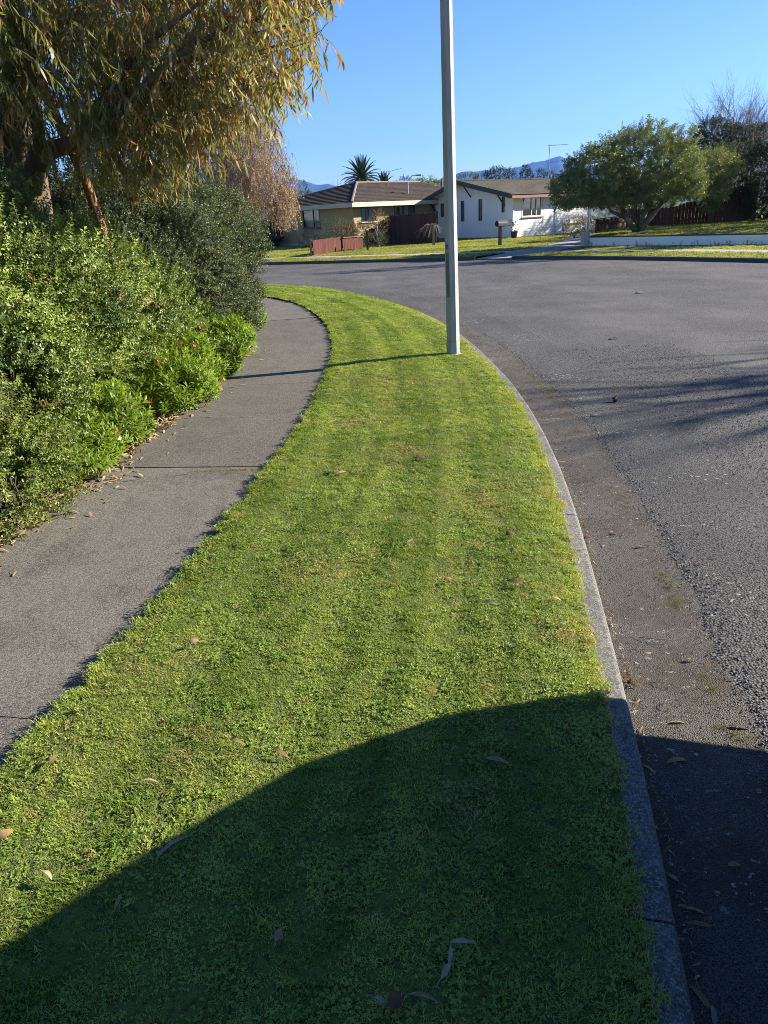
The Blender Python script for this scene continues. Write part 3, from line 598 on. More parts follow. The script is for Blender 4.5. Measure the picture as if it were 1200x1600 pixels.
mb = MB(); mb.face([rp(GW+OE, -OV, 0), rp(GW+OE, SL+.4, 0), rp(up_, SL+.4, 0), rp(up_, -OV, 0)]); mb.face([rp(-1.3, -OV, 0), rp(-1.3, SL+.4, 0), rp(up_, SL+.4, 0), rp(up_, -OV, 0)]); mb.build('soffit', M['white'], wh)
mb = MB(); mb.beam(rp(up_, -OV-.02, .14), rp(up_, SL+.4, .14), .22, .05); mb.build('ridge_cap', M['roof_grey'], wh)
for a, b in ((-1.3, up_), (up_, GW+OE)):
    mb = MB(); mb.beam(rp(a, -OV-.025, .03), rp(b, -OV-.025, .03), .05, .26); mb.build('barge_board', M['green_trim'], wh)
mb = MB(); mb.beam(rp(GW+OE+.03, -OV+.02, -.02), rp(GW+OE+.03, SL+.3, -.02), .10, .15); mb.build('gutter', M['red_trim'], wh)
for px, u_ in ((736, None), (789, None), (681, None)):
    u = uz(px, 300)[0]; zt = min(PKZ-(abs(u-up_))*(sl_l if u < up_ else sl_r), 9)
    mb = MB(); b0 = P3(C1, gd, u, zt-.75, .03); b1 = P3(C1, gd, u-.03, zt-.08, OV-.1); mb.beam(b0, b1, .06, .06); mb.build('brace', M['green_trim'], wh)
for px in (868.5, 921.5):
    u = sz(px, 335)[0]; mb = MB(); mb.tube([P3(C0, hd, u, .05, .09), P3(C0, hd, u, EAV-.05, .09), P3(C0, hd, u, EAV+.1, OE-.05)], .045, 8); mb.build('downpipe', M['white'], wh)
an = empty('roof_aerial', tuple(rp(up_, 8.2, .15)), 'thin television aerial standing on the grey shingle roof', 'aerial'); b0 = ORG[an.name]
mb = MB(); mb.tube([b0, b0+[0, 0, 2.15]], .022, 6); mb.tube([b0+[.35, .3, -.1], b0+[0, 0, .8]], .015, 5); mb.tube([b0+[-.35, -.3, -.1], b0+[0, 0, .8]], .015, 5); mb.build('mast', M['metal'], an)
mb = MB(); mb.beam(b0+[-.2, 0, 2.05], b0+[1.35, .2, 2.1], .02, .02)
for k in range(8): mb.tube([b0+[-.1+k*.19, -.22, 2.09], b0+[-.1+k*.19, .22, 2.09]], .007, 4)
mb.build('boom', M['metal'], an)
mb = MB(); mb.beam(b0+[-.1, 0, 1.0], b0+[.7, .1, 1.03], .02, .02)
for k in range(5): mb.tube([b0+[.0+k*.16, -.3, 1.02], b0+[.0+k*.16, .3, 1.02]], .006, 4)
mb.build('boom', M['metal'], an)

# --- beige hipped house
bl = unit2((-.68, .73)); br_ = unit2((.73, .68)); K0 = np.array([-.93, 47.5])
bh_ = empty('beige_house', (K0[0], K0[1], 0), 'beige stone house with brown tiled hip roof behind the red fence', 'house')
BL = 9.3; BR = 12.0; BE = AT(553, 318, 47.5)[2]-.06; K1 = K0+bl*BL
uz2 = lambda px, py: ONWALL(px, py, K1, -bl); sz2 = lambda px, py: ONWALL(px, py, K0, br_)
wl = (uz2(473, 340)[0], uz2(500, 340)[0], uz2(485, 356.5)[1], uz2(485, 327)[1]); wl0 = (uz2(430, 335)[0], uz2(451, 335)[0], uz2(440, 345)[1], BE-.25)
wr = [(sz2(564, 335)[0], sz2(588, 335)[0], sz2(575, 346.5)[1], BE-.15), (sz2(616, 330)[0], sz2(631, 330)[0], sz2(620, 336)[1]-.6, BE-.15), (sz2(638, 330)[0], sz2(648, 330)[0], .9, BE-.15)]
mb = MB(); wall(mb, K1, -bl, BL, -.2, BE, [wl, wl0]); wall(mb, K0, br_, BR, -.2, BE, wr); K2 = K0+br_*BR; wall(mb, K2, bl, BL, -.2, BE); wall(mb, K1+br_*BR, -br_, BR, -.2, BE)
wo = mb.build('wall', M['brick'], bh_); uvl = wo.data.uv_layers.new(name='UV')
for pl in wo.data.polygons:
    for li in pl.loop_indices:
        v = wo.data.vertices[wo.data.loops[li].vertex_index].co; nn = pl.normal; h_ = v.x*(-nn.y)+v.y*nn.x; uvl.data[li].uv = (h_, v.z)
window(bh_, K1, -bl, wl, M['alu'], (wl[0]+(wl[1]-wl[0])*.62,), ((wl[0]+(wl[1]-wl[0])*.62, wl[1], wl[2]+(wl[3]-wl[2])*.3),), [(wl[0]-.1, wl[0]+(wl[1]-wl[0])*.6), (wl[1]-.6, wl[1]+.05)], M['alu'], fw=.07)
window(bh_, K1, -bl, wl0, M['alu'], (), (), [(wl0[0], wl0[1])], M['alu'])
for i, w in enumerate(wr): window(bh_, K0, br_, w, M['alu'], (w[0]+(w[1]-w[0])*.5,), (), [(w[0]+.05, w[0]+(w[1]-w[0])*.42), (w[0]+(w[1]-w[0])*.5, w[1])] if i == 0 else [(w[0], w[1])] if i == 1 else None, M['white_frame'] if i == 0 else M['alu'])
mb = MB(); bar(mb, K1, -bl, 0, .12, BL, .12, .2, .004, .03); mb.build('plinth', M['plinth'], bh_)
OH = .6; z_e = BE+.10; AZp = AT(558, 286, 53.9)[2]
def kp(a, b, z): p = K0+bl*a+br_*b; return np.array([p[0], p[1], z])
e00, e10, e01, e11 = kp(-OH, -OH, z_e), kp(BL+OH, -OH, z_e), kp(-OH, BR+OH, z_e), kp(BL+OH, BR+OH, z_e); rA = kp(BL/2, BL/2, AZp); rB = kp(BL/2, BR-1, AZp)
for q in ((e10, e00, rA, rA), (e00, e01, rA, rB), (e01, e11, rB, rB), (e11, e10, rB, rA)):
    mb = MB(); courses(mb, *q, 14, .05); mb.build('roof', M['roof_brown'], bh_)
for a, b in ((e00, rA), (e10, rA), (rA, rB)):
    mb = MB(); mb.tube([a+[0, 0, .03], (a+b)/2+[0, 0, .04], b+[0, 0, .04]], .085, 7); mb.build('ridge_cap', M['ridge'], bh_)
for a, b in ((e10, e00), (e00, e01)):
    mb = MB(); mb.beam(a-[0, 0, .12], b-[0, 0, .12], .06, .26); mb.build('fascia', M['cream_trim'], bh_)
mb = MB(); mb.face([e00-[0, 0, .14], e01-[0, 0, .14], e11-[0, 0, .14], e10-[0, 0, .14]]); mb.build('soffit', M['cream_trim'], bh_)
f0 = kp(1.6, 8.4, 0); f0 = AT(638.5, 338, 52.4); mb = MB(); mb.tube([f0, f0+[0, 0, 2.0]], .06, 8); mb.tube([f0+[0, 0, 2.0], f0+[0, 0, 2.12]], .10, 8); mb.build('flue', M['metal'], bh_)
an = empty('house_aerial', tuple(AT(607, 284, 55)), 'television aerial with a long boom above the brown tiled roof', 'aerial'); b0 = ORG[an.name]
mb = MB(); mb.tube([b0-[0, 0, .6], b0+[0, 0, .75]], .022, 6); mb.build('mast', M['metal'], an)
mb = MB(); mb.beam(b0+[-.05, 0, .62], b0+[.98, .1, .82], .022, .022)
for k in range(7): mb.tube([b0+[.02+k*.15, -.2, .65+k*.03], b0+[.02+k*.15, .2, .65+k*.03]], .007, 4)
mb.build('boom', M['metal'], an)

# --- pale house showing past the birch
ph = empty('pale_house', (-9.2, 66, 0), 'pale painted house end showing beside the clipped dark hedge', 'house'); o_ = ORG[ph.name]
mb = MB(); mb.obox(o_+[-3, 2, 1.5], (4, 0, 0), (0, 3, 0), (0, 0, 1.7)); mb.build('wall', M['cream_trim'], ph)
mb = MB(); mb.face([o_+[1.4, -1.6, 3.6], o_+[1.4, 5.6, 3.6], o_+[-3, 5.6, 5.0], o_+[-3, -1.6, 5.0]]); mb.face([o_+[-7.4, -1.6, 3.0], o_+[-7.4, 5.6, 3.0], o_+[-3, 5.6, 5.0], o_+[-3, -1.6, 5.0]]); mb.face([o_+[1, -1, 3.2], o_+[-7, -1, 3.2], o_+[-3, -1, 4.9]]); mb.build('roof', M['roof_grey'], ph)
mb = MB(); mb.beam(o_+[1.45, -1.65, 3.55], o_+[-3, -1.65, 4.95], .06, .2); mb.build('barge_board', M['white'], ph)

# ------------------------------------------------------------------ fences, made paling by paling
def pal_mesh(name, h, w, mat, th=.02, top=.0):
    mb = MB(); mb.add([(-w/2, -th/2, 0), (w/2, -th/2, 0), (w/2, th/2, 0), (-w/2, th/2, 0), (-w/2, -th/2, h-top), (0, -th/2, h), (w/2, -th/2, h-top), (w/2, th/2, h-top), (0, th/2, h), (-w/2, th/2, h-top)],
        [(3, 2, 1, 0), (0, 1, 6, 5, 4), (2, 3, 9, 8, 7), (1, 2, 7, 6), (3, 0, 4, 9), (4, 5, 8, 9), (5, 6, 7, 8)]); return mb.mesh(name, mat)
def paling_fence(name, label, pts, hts, mat, pw=.14, gap=.01, rails=(.25, .75), post=None, cap=None, zs=None, front=1):
    pts = [np.array(p[:2], float) for p in pts]; zs = zs or [0]*len(pts)
    r = empty(name, (pts[0][0], pts[0][1], zs[0]), label, 'fence'); me = pal_mesh(name+'_paling', 1, pw, mat, .02, .02)
    for i in range(len(pts)-1):
        a, b = pts[i], pts[i+1]; L = np.linalg.norm(b-a); d = (b-a)/L; n_ = int(L/(pw+gap)); ang = math.atan2(d[1], d[0])
        for k in range(n_):
            t = (k+.5)/n_; p = a+(b-a)*t; h = hts[i]+(hts[i+1]-hts[i])*t; z = zs[i]+(zs[i+1]-zs[i])*t
            instance('paling', me, r, (p[0]+d[1]*random.uniform(-.004, .004), p[1], z+.03), ang+random.gauss(0, .02), (1, 1, (h-.03)*random.uniform(.975, 1.015)))
        for f in rails:
            mb = MB(); off = np.array([-d[1], d[0]])*.045*front; mb.beam((*(a+off), zs[i]+hts[i]*f), (*(b+off), zs[i+1]+hts[i+1]*f), .045, .09); mb.build('rail', mat, r)
    for i, p in enumerate(pts):
        if post is not None: mb = MB(); d = unit2(pts[min(i+1, len(pts)-1)]-pts[max(i-1, 0)]); off = np.array([-d[1], d[0]])*.11*front; q = p+off; mb.obox((q[0], q[1], zs[i]+hts[i]/2-.1), (.05, 0, 0), (0, .05, 0), (0, 0, hts[i]/2+.13)); mb.build('post', post, r)
    if cap is not None:
        for i in range(len(pts)-1): mb = MB(); mb.beam((*pts[i], zs[i]+hts[i]+.03), (*pts[i+1], zs[i+1]+hts[i+1]+.03), .16, .035); mb.build('cap_rail', cap, r)
    return r
fA, fB, fC = AT(490, 400, 37.4), AT(533, 388.5, 40.5), AT(567, 385, 42.0)
hA = AT(490, 375, fA[1])[2]; hB = AT(533, 366.5, fB[1])[2]; hC = AT(566, 367, fC[1])[2]
paling_fence('red_fence', 'low red paling fence stepping back over the lawn before the beige house', [fA, fB], [hA-fA[2], hB-fB[2]], M['fence_red'], .12, .006, post=M['wood_grey'], zs=[fA[2], fB[2]-.1])
paling_fence('red_fence', 'short red paling fence with a pale cap rail in front of the garden bushes', [fB+[.1, 0, 0], fC], [hB-fB[2]-.08, hC-fC[2]], M['fence_red'], .12, .006, post=M['fence_red'], cap=M['wood_grey'], zs=[fB[2]-.1, fC[2]-.1])
d0 = AT(570, 383, 46.4); d1 = AT(610, 380.5, 45.6); d2 = AT(682, 377.5, 44.0)
h1_ = AT(612, 336, d1[1])[2]; h2_ = AT(680, 331.5, d2[1])[2]
paling_fence('tall_fence', 'tall dark stained paling fence between the beige and white houses', [d0[:2], d1[:2], d2[:2]], [AT(570, 364, d0[1])[2], h1_, h2_], M['fence_dark'], .15, .004, post=M['fence_dark'])
LWZ = .40
def lawn2(x, y):
    d = (np.array([x, y])-LW0) @ unit2((-(LW1-LW0)[1], (LW1-LW0)[0])); d = max(0, d); return .352+.17*(1-math.exp(-d/1.5))+.006*d
b0, b1 = AT(929, 371, 35.2), AT(981, 365, 37.5); zz0, zz1 = b0[2], b1[2]
fb = paling_fence('brown_fence', 'low brown picket fence with top rail beside the driveway', [b0[:2], b1[:2]], [AT(929, 344, b0[1])[2]-zz0, AT(981, 338, b1[1])[2]-zz1], M['fence_brown'], .085, .045, (.2, .8), M['fence_brown'], M['fence_brown'], [zz0, zz1], -1)
c0, c1, c2 = AT(983, 360, 37.8), AT(1046, 356, 37.4), AT(1178, 343, 36.6)
paling_fence('boundary_fence', 'brown paling boundary fence running behind the big round tree into shade', [c0[:2], c1[:2], c2[:2]], [AT(983, 327, 37.8)[2]-c0[2], AT(1046, 324, 37.4)[2]-c1[2], 1.75], M['fence_brown'], .15, .004, post=M['fence_brown'], zs=[c0[2], c1[2], c2[2]])
c3, c4 = AT(1132, 341, 36.9), AT(1168, 339, 36.9)
paling_fence('timber_fence_panel', 'short fresh timber fence panel glowing under the dark hedge', [c3[:2], c4[:2]], [.5, .45], M['wood_new'], .14, .006, post=None, zs=[.52, .52])

# ------------------------------------------------------------------ raised lawn, low white wall, gatepost
W0, W1 = np.array(LW0), np.array(LW1); W2 = W1+(W1-W0)*1.5; wd = unit2(W1-W0)
lw = empty('low_white_wall', (W0[0], W0[1], 0), 'low white retaining wall along the raised lawn', 'wall')
mb = MB(); mb.beam((*W0, .13), (*W2, .13), .16, .46); mb.build('wall_face', M['white'], lw)
mb = MB(); mb.beam((*(W0+[.02, .02]), .385), (*W2, .385), .22, .05); mb.build('coping', M['kerb_far'], lw)
gp = empty('gatepost', (W0[0]-.2, W0[1]+.12, 0), 'short pale concrete gatepost where the white wall meets the drive', 'post'); o_ = ORG[gp.name]
mb = MB(); mb.obox(o_+[0, 0, .27], (.14, .03, 0), (-.03, .14, 0), (0, 0, .29)); mb.build('shaft', M['plinth'], gp); mb = MB(); mb.obox(o_+[0, 0, .585], (.16, .034, 0), (-.034, .16, 0), (0, 0, .024)); mb.build('cap', M['plinth'], gp)
mb = MB(); N_ = 40; D_n = unit2((-(W1-W0)[1], (W1-W0)[0])); ln0 = np.array([W0+(W2-W0)*t for t in np.linspace(0, 1, N_)]); bk = ln0+np.array([6, 34])*1.0; inner_ = ln0+unit2((.3, 1))*.02
rows = [inner_+D_n*t for t in (0, .5, 1, 1.8, 3, 5, 9, 30)]
for r0_, r1_ in zip(rows[:-1], rows[1:]): mb.strip(r1_, r0_, [lawn2(*p) for p in r1_], [lawn2(*p) for p in r0_])
tag(mb.build('raised_lawn', M['lawn']), kind='structure')

# ------------------------------------------------------------------ street pole
pb = G(708.5, 556); pl_ = empty('street_pole', (pb[0], pb[1], 0), 'tall grey tapered street pole standing on the mown verge', 'pole')
lean = AT(697, 2, pb[1]); PH = 8.5; ldir = (lean-pb)/(lean[2]); top = pb+ldir*PH
def octo(mb, z0, r0, z1, r1, n=8, rot=.39):
    V = [];
    for z, r in ((z0, r0), (z1, r1)):
        c = pb+ldir*z
        for k in range(n): a = rot+2*math.pi*k/n; V.append((c[0]+r*math.cos(a), c[1]+r*math.sin(a), z))
    mb.add(V, [(k, (k+1) % n, n+(k+1) % n, n+k) for k in range(n)]+[tuple(range(n))[::-1], tuple(range(n, 2*n))])
mb = MB(); octo(mb, -.2, .086, .19, .0855); mb.build('base_sleeve', M['pole'], pl_)
mb = MB(); octo(mb, .192, .083, PH, .045); mb.build('shaft', M['pole'], pl_)
def onface(z0, z1, u0, u1, off):
    """a strip on the face of the pole turned to the street corner (left-front)"""
    a = .39+2*math.pi*4.5/8+math.pi/4*0; nrm = np.array([math.cos(a), math.sin(a), 0]); s = np.array([-nrm[1], nrm[0], 0]); mbx = MB()
    r0 = .083*math.cos(math.pi/8)+off
    ca, cb = pb+ldir*z0+nrm*(r0-.0045*z0), pb+ldir*z1+nrm*(r0-.0045*z1); V = []
    for c in (ca, cb):
        for u in (u0, u1): V += [c+s*u-nrm*.012, c+s*u]
    mbx.add(V, [(1, 3, 7, 5), (0, 1, 5, 4), (2, 6, 7, 3), (4, 5, 7, 6), (0, 2, 3, 1)]); return mbx
onface(.72, 1.22, -.02, .02, .004).build('access_door', M['pole_dark'], pl_)
onface(1.26, 1.31, -.016, .016, .008).build('door_latch', M['pole_dark'], pl_)
mb = MB(); mb.tube([top-[0, 0, .1], top+[.3, .25, .35], top+[1.0, .6, .55], top+[1.8, 1.0, .6]], [.04, .035, .03, .03], 8); mb.build('arm', M['pole'], pl_)
mb = MB(); mb.obox(top+[2.05, 1.12, .6], (.32, .16, 0), (-.06, .12, 0), (0, 0, .06)); la = mb.build('lamp_head', M['pole_dark'], pl_)
mb = MB(); mb.obox(top+[2.05, 1.12, .53], (.24, .12, 0), (-.045, .09, 0), (0, 0, .012)); mb.build('lens', M['lamp_glass'], pl_)
mb = MB(); th = np.linspace(0, 2*math.pi, 15)[:-1]
V = []
for t in th: r0 = .115+.02*math.sin(t*3+1)+.012*math.sin(t*7); V.append((pb[0]+r0*math.cos(t), pb[1]+r0*math.sin(t), .012))
V += [(pb[0]+.09*math.cos(t), pb[1]+.09*math.sin(t), .035) for t in th]
mb.add(V, [(k, (k+1) % 14, 14+(k+1) % 14, 14+k) for k in range(14)]); mb.build('footing', M['plinth'], pl_)

# ------------------------------------------------------------------ leaf and twig stock
TW = M['bark_dark']
SP = {}
SP['shrub'] = [sprig('shrub_sprig', M['shrub'], M['wood_grey'], .18, 18, .034, .024, 1, .5) for _ in range(4)]
SP['olive'] = [sprig('olive_sprig', M['olive'], TW, .19, 18, .036, .019, 1, .55) for _ in range(4)]
SP['lime'] = [sprig('lime_sprig', M['lime'], M['wood_grey'], .14, 18, .022, .013, 1, .5) for _ in range(3)]
def rosette(nm, mat, n=16, ll=.085, lw=.016):
    mb = MB(); mb.tube([(0, 0, -.12), (0, 0, 0), (0, 0, .02)], [.004, .004, .003], 4, False, 1)
    for i in range(n):
        a = i*2.4+random.uniform(-.3, .3); h = i/n; s = random.uniform(.75, 1.15); leaf(mb, (0, 0, -.08+.1*h), (math.cos(a), math.sin(a), .25+1.5*h), (0, 0, 1), ll*s, lw*s, .25, .5, 0, 3)
    return proto(nm, mb, [mat, mat])
SP['daisy'] = [rosette('daisy_rosette', M['daisy']) for _ in range(4)]
SP['mag'] = [sprig('magnolia_sprig', M['magnolia'], M['bark_mag'], .34, 15, .125, .05, .9, .45, .2, 1, .006) for _ in range(4)]
SP['pale'] = [sprig('pale_sprig', M['pale'], M['bark_mag'], .32, 14, .12, .05, .9, .4, .2, 1, .005) for _ in range(3)]
SP['dark'] = [sprig('dark_sprig', M['dark'], TW, .3, 22, .07, .034, 1, .4, .1, 1, .004) for _ in range(3)]
SP['conifer'] = [sprig('conifer_sprig', M['conifer'], TW, .4, 36, .09, .012, .55, .9, .1, 1, .004) for _ in range(3)]
SP['rust'] = [sprig('russet_sprig', M['rust'], M['twig'], .3, 15, .05, .026, 1, .4) for _ in range(3)]
SP['gum'] = [hang_sprig('gum_sprig', M['gum'], M['twig']) for _ in range(6)]
def weep(nm, mat, twig, L, nl, ll, lw):
    mb = MB(); 
    for s in range(3):
        path = [np.zeros(3)]; a = random.uniform(0, 6.28); d = np.array([math.cos(a)*.45, math.sin(a)*.45, -.7])
        for i in range(5): path.append(path[-1]+d/np.linalg.norm(d)*L/5); d = d*np.array([.75, .75, 1])+np.array([random.gauss(0, .06), random.gauss(0, .06), -.25])
        P = np.array(path); mb.tube(P, np.linspace(.006, .002, 6), 3, False, 1)
        for i in range(nl):
            t = random.uniform(.4, 4.99); k = int(t); p = P[k]+(P[k+1]-P[k])*(t-k); leaf(mb, p, rv(1)+np.array([0, 0, -.8]), rv(1), ll*random.uniform(.7, 1.2), lw, .1)
    return proto(nm, mb, [mat, twig])
SP['birch'] = [weep('birch_strand', M['birch'], M['twig'], .95, 8, .055, .04) for _ in range(5)]
SP['bare'] = [weep('bare_strand', M['rust'], M['bark_grey'], .8, 0, .03, .02) for _ in range(4)]

def stems(root, bases, n, h, spread, rad=.012, mat=None, name='stem', sides=4):
    mb = MB()
    for i in range(n):
        b = np.array(bases[i % len(bases)], float)+[random.gauss(0, .08), random.gauss(0, .08), 0]; d = np.array([random.gauss(0, spread), random.gauss(0, spread), 1.]); path = [b-[0, 0, .05]]
        for k in range(5): d = d+rv(.16); d /= np.linalg.norm(d); path.append(path[-1]+d*h/5*random.uniform(.8, 1.15))
        mb.tube(path, np.linspace(rad, rad*.35, 6), sides, False)
    return mb.build('stems', mat or TW, root, kind='stuff')
def shrub(name, label, cat, ell, n, kind, group=None, stem_n=24, **kw):
    e0 = np.mean(np.array(ell)[:, :2], 0); r = empty(name, (e0[0], e0[1], kw.pop('base', 0)), label, cat, group)
    hh = max(e[2]+e[5]*.5 for e in ell)-ORG[r.name][2]
    if stem_n: stems(r, [(e[0], e[1], ORG[r.name][2]) for e in ell], stem_n, hh*.6, .25, .012)
    foliage('foliage', ell, n, SP[kind], r, **kw); return r

# --- bushes beside the path
shrub('large_shrub', 'large dense light green shrub with small leaves left of the path', 'shrub',
      [(-3.0, 5.3, .75, .8, 1.0, .95), (-2.95, 6.9, .88, .85, 1.1, .85), (-3.0, 6.1, 1.15, .75, 1.0, .62), (-3.6, 4.3, .8, .9, .9, 1.0), (-2.75, 8.2, .7, .7, .9, .75), (-3.7, 6.4, 1.05, .8, 1.0, .85), (-2.85, 6.25, 1.7, .2, .25, .34)],
      12500, 'shrub', stem_n=16, seed=1, lump=.45, lf=2.1, depth=.10, sc=(.65, 1.1), zmin=.08, inner=.7, tintf=lambda P: np.clip(.5+.9*np.array([mnoise.noise(Vector(p)*2.0) for p in P])+rng.normal(0, .18, len(P)), 0, 1))
shrub('dark_shrub', 'tall grey green fine leaved shrub at the bend of the path', 'shrub',
      [(-2.8, 10.6, 1.0, .85, 1.1, 1.0), (-2.55, 11.6, 1.35, .78, 1.0, .85), (-3.4, 10.4, 1.35, .9, 1.0, .95), (-2.65, 11.4, .6, .85, 1.0, .65), (-3.9, 9.6, 1.3, .8, .8, .9)],
      15000, 'olive', stem_n=10, seed=2, lump=.30, lf=2.4, depth=.09, zmin=.08, inner=.75, sc=(.7, 1.1), jit=.4)
shrub('yellow_green_shrub', 'low yellow green bushy plant nearest the camera beside the path', 'shrub', [(-2.42, 4.15, .3, .42, .5, .42), (-2.85, 3.75, .35, .5, .5, .5)], 1500, 'lime', stem_n=26, seed=3, lump=.35, lf=4, depth=.2)
for lab, ell, n, sd in (('bright green daisy clump nearest the large shrub', [(-2.25, 5.15, .12, .3, .45, .3), (-2.28, 5.85, .14, .32, .45, .36), (-2.45, 4.85, .15, .25, .3, .3)], 620, 11),
                 ('lush bright green clump with red flowers where the pole shadow ends', [(-2.05, 7.2, .16, .42, .6, .36), (-2.2, 8.0, .2, .45, .6, .44), (-2.6, 7.5, .3, .4, .7, .45), (-1.9, 8.5, .12, .3, .4, .3)], 1250, 12),
                 ('wide bright green daisy clump spilling onto the path', [(-2.05, 10.0, .15, .38, .6, .36), (-2.45, 9.7, .25, .4, .6, .42), (-2.2, 10.9, .15, .4, .6, .42)], 1050, 13),
                 ('small white flowered clump at the far end of the bed', [(-2.3, 12.6, .15, .42, .7, .42), (-2.6, 13.8, .2, .45, .7, .45), (-2.75, 12.3, .4, .4, .6, .5)], 1000, 14)):
    r = shrub('groundcover_daisy', lab, 'plant', ell, n, 'daisy', 'bright green clumps along the path', stem_n=0, seed=sd, lump=.3, lf=4, depth=.14, axis_up=.9, jit=.3, sc=(.7, 1.15), zmin=.03)
    P, A = blob_points(ell, 26 if sd in (12, 14) else 8, .03, .2, 4, sd, .1)
    for kind_, mk, col_ in (('red' if sd == 12 else 'white', .02, M['flower_red'] if sd == 12 else M['flower_white']),):
        mb = MB()
        for p, a in zip(P, A):
            if a[2] < -.1: continue
            c = p+a*.06; t1 = np.cross(a, [.2, .3, 1]); t1 /= np.linalg.norm(t1); t2 = np.cross(a, t1); k = 9
            ring = [c+(t1*math.cos(2*math.pi*i/k)+t2*math.sin(2*math.pi*i/k))*(.021 if i % 2 else .012)+a*.004 for i in range(k)]; mb.add([c]+ring, [(0, 1+i, 1+(i+1) % k) for i in range(k)])
        mb.build('flowers', col_, r, kind='stuff')
# --- tall dark planting behind, under the gum
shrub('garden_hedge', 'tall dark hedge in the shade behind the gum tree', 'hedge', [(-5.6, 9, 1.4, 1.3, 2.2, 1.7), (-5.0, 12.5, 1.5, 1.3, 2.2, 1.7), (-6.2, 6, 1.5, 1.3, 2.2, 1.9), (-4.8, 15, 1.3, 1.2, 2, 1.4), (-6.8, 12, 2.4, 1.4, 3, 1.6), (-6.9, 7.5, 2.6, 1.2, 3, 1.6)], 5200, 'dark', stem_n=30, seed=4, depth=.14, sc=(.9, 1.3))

# --- gum tree
gt = empty('gum_tree', (-3.95, 8.3, 0), 'large gum tree with hanging olive and bronze leaves over the path', 'tree')
mb = MB(); mb.tube([(-3.75, 8.3, -.1), (-3.6, 8.1, 1.0), (-3.42, 7.95, 1.9), (-3.36, 7.95, 2.7), (-3.36, 8.1, 3.6), (-3.3, 8.3, 4.8), (-3.2, 8.4, 6.2)], [.26, .22, .2, .18, .15, .12, .07], 12); mb.build('trunk', M['bark'], gt, True)
mb = MB(); mb.tube([(-3.42, 7.95, 2.0), AT(60, 240, 7.5), AT(110, 226, 7.1), AT(150, 206, 6.8), AT(180, 180, 6.6), AT(215, 145, 6.5), AT(270, 95, 6.5), AT(340, 50, 6.6), AT(430, 20, 6.7)], [.12, .09, .065, .05, .042, .034, .026, .018, .01], 9); mb.build('limb', M['bark'], gt, True)
for p, r_ in (([(-3.65, 8.25, 3.0), (-3.0, 8.0, 3.3), (-2.3, 7.7, 3.6), (-1.4, 7.3, 4.2), (-.8, 7.0, 4.6)], [.1, .08, .06, .04, .015]), ([AT(150, 206, 6.8), AT(162, 160, 6.7), AT(192, 108, 6.6), AT(245, 55, 6.6), AT(310, 5, 6.5)], [.045, .038, .034, .026, .012]), ([(-3.9, 8.2, 2.2), (-4.2, 7.6, 2.9), (-4.4, 6.9, 3.6)], [.1, .07, .03]), ([(-2.95, 7.25, 2.2), (-2.8, 7.0, 2.6), (-2.6, 6.6, 3.1), (-2.3, 6.0, 3.6)], [.06, .05, .03, .012]), ([AT(215, 145, 6.5), (-1.45, 6.5, 2.85), (-.9, 6.9, 2.95), (-.45, 6.9, 3.05)], [.03, .025, .014, .006])):
    mb = MB(); mb.tube(p, r_, 8); mb.build('limb', M['bark'], gt, True)
mb = MB(); mb.tube([(-3.0, 9.2, -.1), (-3.05, 9.0, 1.2), (-3.2, 9.0, 2.2), (-3.5, 9.0, 3.2), (-3.7, 9.1, 4.4)], [.07, .06, .055, .05, .04], 9); mb.build('trunk', M['bark_peel'], gt, True)
GE = [(-1.0, 6.9, 2.82, .5, .8, .38), (-1.45, 6.9, 2.55, .5, .8, .36), (-1.85, 7.0, 2.4, .5, .8, .33), (-.62, 6.9, 3.15, .42, .8, .5), (-.42, 6.9, 3.8, .42, .8, .6), (-.95, 7.1, 3.75, .8, 1.1, .75), (-1.55, 6.9, 3.0, .7, .9, .55), (-2.3, 6.8, 2.95, .75, 1.1, .6), (-1.6, 7.6, 4.2, 1.0, 1.2, .6), (-3.2, 7.0, 3.5, 1.0, 1.3, .8), (-4.2, 7.5, 3.3, 1.0, 1.5, 1.0), (-2.6, 8.4, 4.2, 1.4, 1.4, 1.0), (-3.4, 5.8, 4.0, 1.1, 1.2, .9), (-2.2, 9.2, 3.2, .9, .8, .7), (-5.2, 8.6, 3.6, 1.2, 1.6, 1.2), (-3.8, 8.5, 4.9, 1.5, 1.5, .8)]
P, A = blob_points([(x-.17, y, z, a, b, c) for x, y, z, a, b, c in GE], 7400, .24, .38, 1.6, 5, 1.7, None, .45)
ax = np.stack([rng.normal(0, .3, len(P)), rng.normal(0, .3, len(P)), np.ones(len(P))], 1)
tg = np.clip((P[:, 0]+3.4)/3.2+rng.normal(0, .25, len(P)), 0, 1)  # olive to bronze leaves; paler gold of the sunlit right side painted in
scatter('foliage', P, eulers(ax), rng.uniform(.7, 1.15, len(P)), rng.integers(0, 6, len(P)), tg, (rng.random(len(P)) < .10+.12*tg)*rng.uniform(.4, 1, len(P)), SP['gum'], gt)
# fine bare twig ends reaching past the leaves
mb = MB()
for p0 in ((-.5, 7.1, 3.9), (-.45, 7.0, 3.5), (-.5, 6.9, 3.3), (-.6, 6.9, 2.95), (-.7, 6.9, 2.8), (-.6, 7.0, 4.2), (-1.0, 6.9, 2.7)):
    for s in range(3):
        p = np.array(p0)+rv(.08); d = np.array([1, -.1, random.uniform(-.1, .5)]); path = [p-[.4, 0, .05], p]
        for k in range(4): d = d+np.array([random.gauss(0, .2), random.gauss(0, .2), random.gauss(.12, .15)]); d /= np.linalg.norm(d); path.append(path[-1]+d*.10)
        mb.tube(path, np.linspace(.005, .0016, 6), 4, False)
mb.build('twigs', M['bark_dark'], gt, kind='stuff')
